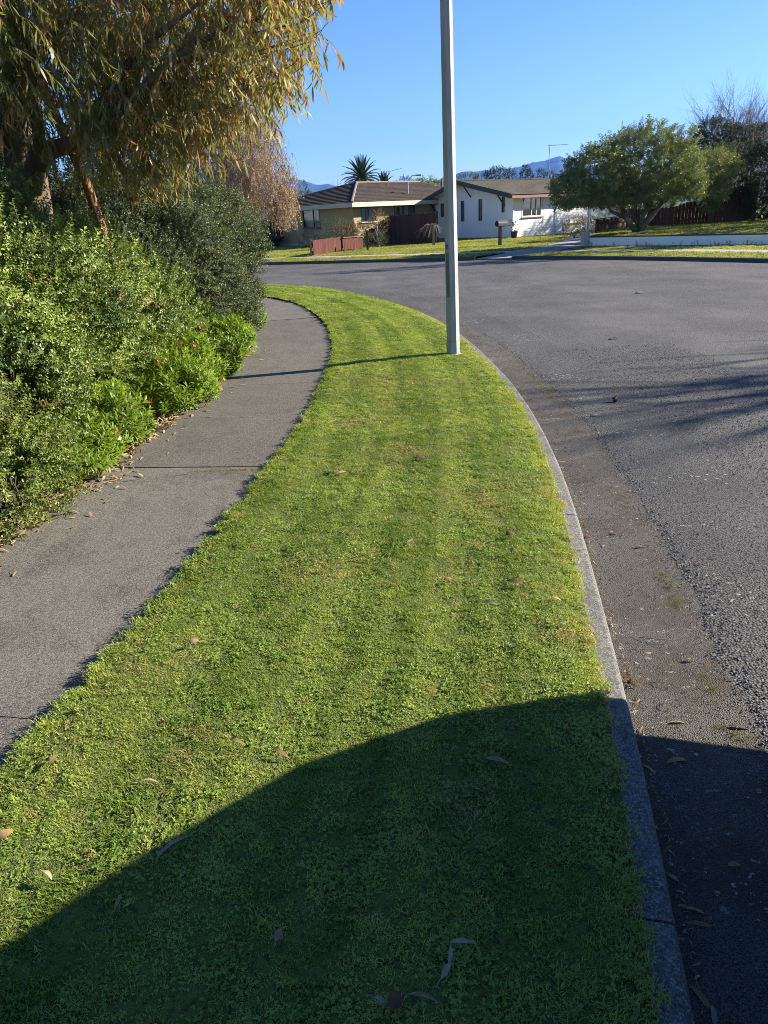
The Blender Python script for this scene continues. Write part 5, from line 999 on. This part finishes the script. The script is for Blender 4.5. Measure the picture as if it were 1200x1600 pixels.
# ------------------------------------------------------------------ loose stones, moss, litter
def stone(nm, mat):
    mb = MB(); ph_ = [(0, 0, 1), (1, 0, 0), (0, 1, 0), (-1, 0, 0), (0, -1, 0), (0, 0, -1)]; mb.add([np.array(p)*random.uniform(.6, 1.2)*np.array([1, 1, .6]) for p in ph_], [(0, 1, 2), (0, 2, 3), (0, 3, 4), (0, 4, 1), (5, 2, 1), (5, 3, 2), (5, 4, 3), (5, 1, 4)]); return proto(nm, mb, mat)
M['chip_a'] = simple('chip_dark', (.07, .068, .068), (.13, .125, .12), 30, .7); M['chip_b'] = simple('chip_pale', (.24, .235, .225), (.18, .17, .165), 30, .7)
ST = [stone('chip', M['chip_a']) for _ in range(4)]+[stone('chip', M['chip_b']) for _ in range(2)]
n_ = 52000; t_ = rng.random(n_)**1.7; sK2 = arclen(kerbL); near = sK2[np.argmin(np.linalg.norm(kerbL-[.6, 1.0], axis=1))]; s_ = near-.4+t_*9
base_ = np.stack([np.interp(s_, sK2, kerbL[:, i]) for i in (0, 1)], 1); nn_ = np.stack([np.interp(s_, sK2, nk_[:, i]) for i in (0, 1)], 1); off_ = .54+rng.random(n_)**1.3*2.2; P4 = base_+nn_*off_[:, None]
sc4 = rng.uniform(.0025, .0062, n_)
scatter('loose_chips', np.stack([P4[:, 0], P4[:, 1], np.full(n_, ROADZ+.004)], 1), rng.uniform(0, 6.28, (n_, 3)), sc4, np.where(rng.random(n_) < .9-.0*off_, rng.integers(0, 4, n_), rng.integers(4, 6, n_)), np.zeros(n_), np.zeros(n_), ST)
n_ = 9000; s_ = near-.4+rng.random(n_)**1.5*9; base_ = np.stack([np.interp(s_, sK2, kerbL[:, i]) for i in (0, 1)], 1); nn_ = np.stack([np.interp(s_, sK2, nk_[:, i]) for i in (0, 1)], 1); off_ = .12+rng.random(n_)*.42; P4 = base_+nn_*off_[:, None]
scatter('gutter_grit', np.stack([P4[:, 0], P4[:, 1], np.full(n_, ROADZ+.012)], 1), rng.uniform(0, 6.28, (n_, 3)), rng.uniform(.0015, .0042, n_), np.where(rng.random(n_) < .8, rng.integers(0, 4, n_), rng.integers(4, 6, n_)), np.zeros(n_), np.zeros(n_), ST)
qc = arclen(chan); n_ = 3200; s_ = qc[np.argmin(np.linalg.norm(chan-[1.15, 1.5], axis=1))]+rng.random(n_)**1.4*10; b_ = np.stack([np.interp(s_, qc, chan[:, i]) for i in (0, 1)], 1)+rng.normal(0, .05, (n_, 2))
scatter('edge_grit', np.stack([b_[:, 0], b_[:, 1], np.full(n_, ROADZ+.006)], 1), rng.uniform(0, 6.28, (n_, 3)), rng.uniform(.003, .008, n_), np.where(rng.random(n_) < .35, rng.integers(4, 6, n_), rng.integers(0, 4, n_)), np.zeros(n_), np.zeros(n_), ST)
def mosst():
    mb = MB()
    for i in range(60): a = random.uniform(0, 6.28); r0 = .03*math.sqrt(random.random()); leaf(mb, (r0*math.cos(a), r0*math.sin(a), -.002), rv(.6)+np.array([0, 0, 1]), rv(1), random.uniform(.006, .013), .0025, .1)
    return proto('moss_tuft', mb, M['moss'])
MO = [mosst() for _ in range(3)]
mp_ = []
def along_px(pts, n, w):
    q = np.array([G(*p, ROADZ)[:2] for p in pts]); t = rng.random(n)*(len(q)-1); i = np.minimum(t.astype(int), len(q)-2); f = (t-i)[:, None]; return q[i]*(1-f)+q[i+1]*f+rng.normal(0, w, (n, 2))
P5 = np.concatenate([along_px([(1027, 893), (1040, 915), (1052, 935), (1062, 952)], 46, .022), along_px([(1138, 1140), (1156, 1158)], 14, .018), along_px([(1092, 1040), (1122, 1098)], 14, .014), along_px([(828, 582), (848, 605), (868, 625)], 90, .03), along_px([(690, 490), (760, 535)], 60, .03), along_px([(940, 740), (1010, 850)], 25, .03)])
scatter('moss', np.stack([P5[:, 0], P5[:, 1], np.full(len(P5), ROADZ+.012)], 1), np.stack([np.zeros(len(P5)), np.zeros(len(P5)), rng.uniform(0, 6.28, len(P5))], 1), rng.uniform(.22, .6, len(P5)), rng.integers(0, 3, len(P5)), rng.random(len(P5)), np.zeros(len(P5)), MO)
# joint moss across the footpath
jt = []
for (a, b) in ((G(418, 728), G(300, 732)), (G(70, 1130), G(0, 1129))):
    for k in range(110): f = random.random()**1.6; p = a+(b-a)*f; jt.append((p[0]+random.gauss(0, .006), p[1]+random.gauss(0, .006), PZ-.002))
scatter('joint_moss', np.array(jt), np.stack([np.zeros(len(jt)), np.zeros(len(jt)), rng.uniform(0, 6.28, len(jt))], 1), rng.uniform(.25, .6, len(jt)), rng.integers(0, 3, len(jt)), rng.random(len(jt))*.4, np.zeros(len(jt)), MO)
# leaf litter lying along the garden side of the path
def litter_leaf(nm):
    mb = MB(); d = np.array([1, 0, .05]); leaf(mb, (-.05, 0, .0), d, (random.gauss(0, .3), random.gauss(0, .3), 1), random.uniform(.07, .12), random.uniform(.013, .022), random.uniform(-.5, .6), random.uniform(-1.3, 1.3), 0, 5); return proto(nm, mb, M['litter'])
LL = [litter_leaf('litter_leaf') for _ in range(8)]
sL = arclen(pathL); a0 = sL[np.argmin(np.linalg.norm(pathL-[-2.3, 3.2], axis=1))]; a1 = sL[np.argmin(np.linalg.norm(pathL-[-1.8, 11], axis=1))]
n_ = 2600; s_ = a0-.5+rng.random(n_)**1.25*(a1-a0); b_ = np.stack([np.interp(s_, sL, pathL[:, i]) for i in (0, 1)], 1); nL = normals(pathL); nn_ = np.stack([np.interp(s_, sL, nL[:, i]) for i in (0, 1)], 1)
wv = .10+.06*np.sin(s_*2.3)+.05*np.sin(s_*5.1); o4 = np.where(rng.random(n_) < .95, -.25+rng.random(n_)*(.25+wv), rng.random(n_)*.35); P6 = b_+nn_*o4[:, None]
scatter('leaf_litter', np.stack([P6[:, 0], P6[:, 1], np.where(o4 < .1, rng.random(n_)*.035, .004)+PZ], 1), np.stack([rng.normal(0, .35, n_)*(o4 < .1), rng.normal(0, .3, n_)*(o4 < .1), rng.uniform(0, 6.28, n_)], 1), rng.uniform(.55, 1.1, n_), rng.integers(0, 8, n_), rng.random(n_), rng.random(n_)*.7, LL)
q = np.array([np.interp(np.linspace(near-.2, near+4, 260), sK2, kerbL[:, i]) for i in (0, 1)]).T; nn_ = np.array([np.interp(np.linspace(near-.2, near+4, 260), sK2, nk_[:, i]) for i in (0, 1)]).T; q = q+nn_*(.115+np.abs(rng.normal(0, .018, 260)))[:, None]
scatter('gutter_litter', np.stack([q[:, 0], q[:, 1], np.full(260, ROADZ+.018)], 1), np.stack([rng.normal(0, .4, 260), rng.normal(0, .3, 260), rng.uniform(0, 6.28, 260)], 1), rng.uniform(.12, .34, 260), rng.integers(0, 8, 260), rng.random(260), rng.random(260)*.6, LL)

# ------------------------------------------------------------------ single fallen leaves, twigs, pods
def fallen(px, py, L, wd_, ang, mat, label, z=None, curl=.8, roll=.3, fold=.3, tilt=.28):
    if z is None: z = verge_z(*G(px, py)[:2])+.058
    p = G(px, py, z); random.seed(int(px*7+py)); mb = MB(); d = np.array([math.cos(ang), math.sin(ang), tilt])
    leaf(mb, p-d*L/2*.9, d, np.array([random.gauss(0, roll), random.gauss(0, roll), 1]), L, wd_, fold, curl, 0, 8); s = -d; mb.tube([p-d*L/2*.9, p-d*(L/2*.9+.012)+[0, 0, .004], p-d*(L/2*.9+.02)], .0013, 4)
    o = mb.build('fallen_leaf', DRY[mat], loc=p, smooth=True); return tag(o, label, 'leaf', 'dry leaves fallen on the verge and road')
R_ = ROADZ+.018
for a in ((540, 726, .16, .036, .75, 'pale', 'broad pale dry leaf standing on the sunlit grass above the others', .085, -.5), (532, 737, .10, .02, .5, 'tan', 'tan leaf tucked under the broad pale leaf'), (655, 714, .08, .03, .2, 'brown', 'brown leaf on the grass right of the broad pale leaf'), (548, 662, .07, .02, .1, 'pale', 'small pale leaf lying on grass beyond the broad leaf'),
          (502, 716, .07, .012, .3, 'pale', 'thin pale leaf left of the broad pale leaf'), (560, 733, .06, .016, -.2, 'tan', 'short tan leaf just right of the broad pale leaf'), (592, 734, .06, .012, .3, 'pale', 'narrow pale leaf alone below the brown leaf'), (663, 752, .08, .016, 1.0, 'pale', 'curled pale leaf on thin grass in the verge centre'), (566, 775, .06, .02, .2, 'grey', 'greyish crumpled leaf on dark grass'),
          (410, 828, .09, .014, 1.2, 'pale', 'curled pale leaf close to the footpath edge'), (641, 844, .09, .018, 1.0, 'pale', 'bent straw coloured leaf in the middle of the verge'), (797, 833, .06, .035, .3, 'brown', 'round dark brown leaf near the kerb'), (803, 907, .09, .022, -.5, 'brown', 'narrow red brown leaf near the kerb'), (700, 904, .05, .025, .2, 'tan', 'brown leaf in a bare spot of the lawn'), (764, 940, .08, .014, -.7, 'pale', 'slim pale leaf lying on grass past the bare spot'), (868, 934, .05, .018, -.4, 'yellow', 'small yellow leaf on the grass beside the kerb'),
          (331, 1065, .05, .03, 1.3, 'yellow', 'upright yellow leaf on clover near the path'), (302, 1001, .045, .022, .4, 'pink', 'pinkish leaf chip near the footpath'), (84, 1184, .06, .018, 1.4, 'tan', 'tan leaf standing in the grass by the path corner'), (230, 1217, .07, .012, .1, 'pale', 'straight pale leaf on the sunlit clover'), (368, 1156, .07, .012, -.6, 'yellow', 'thin yellowish leaf just outside the shadow'), (437, 1173, .08, .014, -.7, 'tan', 'tan curled leaf just above the shadow edge'),
          (268, 1316, .13, .022, .9, 'grey', 'long curved grey leaf just inside the shadow'), (776, 1185, .08, .018, -.4, 'tan', 'brown leaf in shade near the kerb'), (435, 1460, .035, .02, 1.2, 'pink', 'small pink leaf in the shaded grass'), (722, 1469, .07, .012, -.1, 'pale', 'bent pale leaf at the top of the shaded cluster'), (704, 1490, .06, .010, 1.3, 'pale', 'thin pale leaf in the middle of the shaded cluster'), (697, 1515, .05, .014, .9, 'pale', 'short pale leaf at the lower end of the shaded cluster'), (660, 1553, .07, .012, -.2, 'tan', 'long pale stalked leaf at the bottom of the shaded lawn'), (594, 1561, .04, .014, -.5, 'grey', 'grey leaf left of the purple leaf in shade'), (617, 1561, .05, .035, 1.2, 'brown', 'broad purple brown leaf in the deep shade'),
          (184, 1408, .05, .010, 1.4, 'tan', 'curled leaf in shade just below the shadow edge'), (8, 1303, .05, .03, .9, 'tan', 'orange leaf at the left end of the sunlit grass'), (74, 1363, .05, .014, -.5, 'pale', 'short pale leaf on sunlit clover at left')):
    fallen(*a)
for a in ((905, 857, .07, .012, .35, 'pale', 'pale thin leaf lying on the kerb top', .004), (918, 838, .07, .022, .3, 'brown', 'dark leaf in the gutter by the kerb'), (943, 852, .08, .012, 1.2, 'pale', 'pale curled leaf in the gutter'), (974, 835, .05, .012, 1.0, 'pale', 'short pale leaf standing in the channel'), (1000, 853, .06, .018, .1, 'tan', 'tan leaf with a long shadow in the channel'), (958, 833, .06, .012, .2, 'brown', 'brown twiggy leaf left of the short pale leaf'),
          (1056, 1126, .075, .012, .1, 'pale', 'pale curved leaf on the channel just above the shade'), (1153, 1133, .08, .016, -.2, 'brown', 'dark arched leaf at the edge of the road'), (1077, 1030, .035, .018, -.1, 'pink', 'pink chip of leaf on the channel'), (1058, 1186, .09, .022, .2, 'tan', 'large brown leaf just inside the road shadow'), (1085, 1419, .08, .012, -.3, 'tan', 'upper curved leaf beside the shaded kerb'), (1093, 1442, .08, .012, -.3, 'tan', 'lower curved leaf beside the shaded kerb'), (1052, 1370, .035, .012, -.9, 'pale', 'tiny pale leaf against the shaded kerb'), (1147, 1350, .04, .018, 0, 'tan', 'brown leaf alone on the shaded road'), (1096, 1556, .09, .016, -1.2, 'tan', 'long tan leaf at the foot of the kerb'), (1116, 1585, .07, .014, 1.2, 'grey', 'grey leaf right of the long tan leaf'), (1016, 1200, .08, .010, -1.0, 'pale', 'pale strip of leaf hanging off the kerb in shade'),
          (930, 648, .09, .03, .1, 'grey', 'pale green leaf on the road before the round pod'), (999, 457, .22, .09, .0, 'pink', 'small reddish leaf far out on the road'), (958, 528, .12, .06, .2, 'brown', 'tiny dark leaf on the road near the branch shadows'), (880, 720, .13, .006, .1, 'pale', 'pale straw lying across the channel')):
    fallen(*a[:7], z=a[7] if len(a) > 7 else R_)
def twig(px, py, L, ang, label, z, bend=.2):
    p = G(px, py, z); d = np.array([math.cos(ang), math.sin(ang), 0]); s = np.array([-d[1], d[0], 0]); mb = MB()
    mb.tube([p-d*L/2, p-d*L/4+s*bend*L*.3+[0, 0, .006], p+s*bend*L*.45+[0, 0, .009], p+d*L/4+s*bend*L*.3+[0, 0, .006], p+d*L/2], [.0022, .002, .0018, .0016, .001], 5); return tag(mb.build('twig', M['wood_grey'], loc=p), label, 'twig', 'twigs lying in the gutter and on grass')
twig(1030, 998, .17, -.25, 'thin dark twig on the sunlit channel', R_, -.25); twig(1040, 1070, .09, -.5, 'short twig below the debris clump', R_, .1); twig(1042, 1100, .06, .9, 'pale bent twig left of the curved leaf', R_, .3); twig(1034, 1255, .16, -1.1, 'curved stalk beside the kerb in shade', R_, .6); twig(590, 690, .3, .3, 'long straw stalk on the sunlit grass', verge_z(-.2, 5.6)+.035, .25); twig(285, 968 if False else 744, .14, .05, 'dark curved twig on the footpath slab', PZ+.006, .2)
# round pod on the road
for px, py, rad, lab in ((961, 626, .028, 'round brown seed pod lying on the road'),):
    p = G(px, py+2, ROADZ+.004); mb = MB(); V = []; F = []; nu, nv = 10, 7
    for j in range(nv+1):
        th_ = math.pi*j/nv
        for i in range(nu): a = 2*math.pi*i/nu; r0 = rad*(1+.14*math.sin(a*5+j)); V.append(p+np.array([r0*math.sin(th_)*math.cos(a), r0*math.sin(th_)*math.sin(a), rad*.95-rad*.95*math.cos(th_)]))
    F = [(j*nu+i, (j+1)*nu+i, (j+1)*nu+(i+1) % nu, j*nu+(i+1) % nu) for j in range(nv) for i in range(nu)]; mb.add(V, F); mb.tube([p+[0, 0, rad*1.85], p+[.008, 0, rad*2.4]], .004, 5); tag(mb.build('seed_pod', DRY['brown'], loc=p), lab, 'seed pod')
# debris clump in the gutter, white petal in shade
p = G(985, 1066, R_); mb = MB()
for i in range(34): q = p+np.array([random.gauss(0, .018), random.gauss(0, .022), abs(random.gauss(0, .008))]); leaf(mb, q, rv(1)*np.array([1, 1, .4]), rv(1)+np.array([0, 0, 1]), random.uniform(.015, .035), random.uniform(.004, .010), .3)
tag(mb.build('leaf_debris', DRY['tan'], loc=p, kind='stuff'), 'small brown clump of leaf debris against the kerb', 'debris')
p = G(629, 1385, .028); mb = MB()
for k in range(4): a = k*1.5; leaf(mb, p, (math.cos(a), math.sin(a), .35), (0, 0, 1), .013, .009, .25, .2)
tag(mb.build('petal', M['flower_white'], loc=p), 'small white petal on the shaded grass', 'petal')

# ------------------------------------------------------------------ parked hatchback just out of frame on the right: its shadow falls across the verge
car = empty('parked_car', (1.72, 2.33, ROADZ), 'parked car by the kerb casting its shadow over the verge', 'car')
side = [(1.80, .22), (1.90, .32), (2.02, .47), (2.31, .54), (2.33, .90), (2.25, 1.18), (2.03, 1.39), (1.80, 1.53), (1.3, 1.63), (0, 1.6), (-.55, 1.44), (-1.2, 1.08), (-1.9, .96), (-2.1, .8), (-2.14, .45), (-2.0, .26)]
side = [(y, z+ROADZ) for y, z in side]; cx_ = 2.5; V = []
levels = np.sin(np.linspace(-1, 1, 13)*math.pi/2); k = len(side)
for s_ in levels:
    f = 1-.055*abs(s_)**8; fy = 1-.012*abs(s_)**6
    for (y, z) in side:
        zr_ = z-ROADZ; hw = .86*(1-.19*max(0, min(1, (zr_-.88)/.62))-.05*max(0, (.45-zr_)/.45)); V.append((cx_+s_*hw, y*fy, ROADZ+.75+(zr_-.75)*f))
n_l = len(levels); mb = MB(); mb.add(V, [(j*k+i, j*k+(i+1) % k, (j+1)*k+(i+1) % k, (j+1)*k+i) for j in range(n_l-1) for i in range(k)]+[tuple(range(k))[::-1], tuple(range((n_l-1)*k, n_l*k))]); bd = mb.build('body', M['car'], car, True)
bd.data.set_sharp_from_angle(angle=math.radians(32))
mb = MB(); mb.obox((cx_, 2.285, .63+ROADZ), (.72, 0, 0), (0, .025, 0), (0, 0, .06)); mb.build('bumper', M['black'], car)
mb = MB(); mb.obox((cx_, 2.30, .80+ROADZ), (.26, 0, 0), (0, .03, 0), (0, 0, .06)); mb.build('plate', M['white'], car)
for s in (-1, 1):
    for y in (1.35, -1.35):
        mb = MB(); c = np.array([cx_+s*.76, y, ROADZ+.31]); mb.tube([c-[.1, 0, 0], c+[.1, 0, 0]], .31, 20); w_ = mb.build('wheel', M['black'], car); mb = MB(); mb.tube([c+[s*.09, 0, 0], c+[s*.108, 0, 0]], .2, 16); mb.build('rim', M['metal'], car)
    for y0, y1, y2, y3 in ((1.75, .55, .55, 1.45), (.45, -.75, -.35, .45)): mb = MB(); mb.face([(cx_+s*.852, y0, .98+ROADZ), (cx_+s*.852, y1, .98+ROADZ), (cx_+s*.752, y2, 1.42+ROADZ), (cx_+s*.752, y3, 1.44+ROADZ)]); mb.build('side_window', M['car_glass'], car)
    mb = MB(); mb.obox((cx_+s*.68, 2.24, .82+ROADZ), (.1, 0, 0), (0, .035, 0), (0, 0, .14)); mb.build('tail_lamp', M['tail_lamp'], car)
mb = MB(); mb.face([(cx_-.62, 2.285, 1.0+ROADZ), (cx_+.62, 2.285, 1.0+ROADZ), (cx_+.55, 2.03, 1.40+ROADZ), (cx_-.55, 2.03, 1.40+ROADZ)]); mb.build('rear_window', M['car_glass'], car)
car.rotation_euler = (0, 0, math.radians(-15))          # parked in line with the kerb
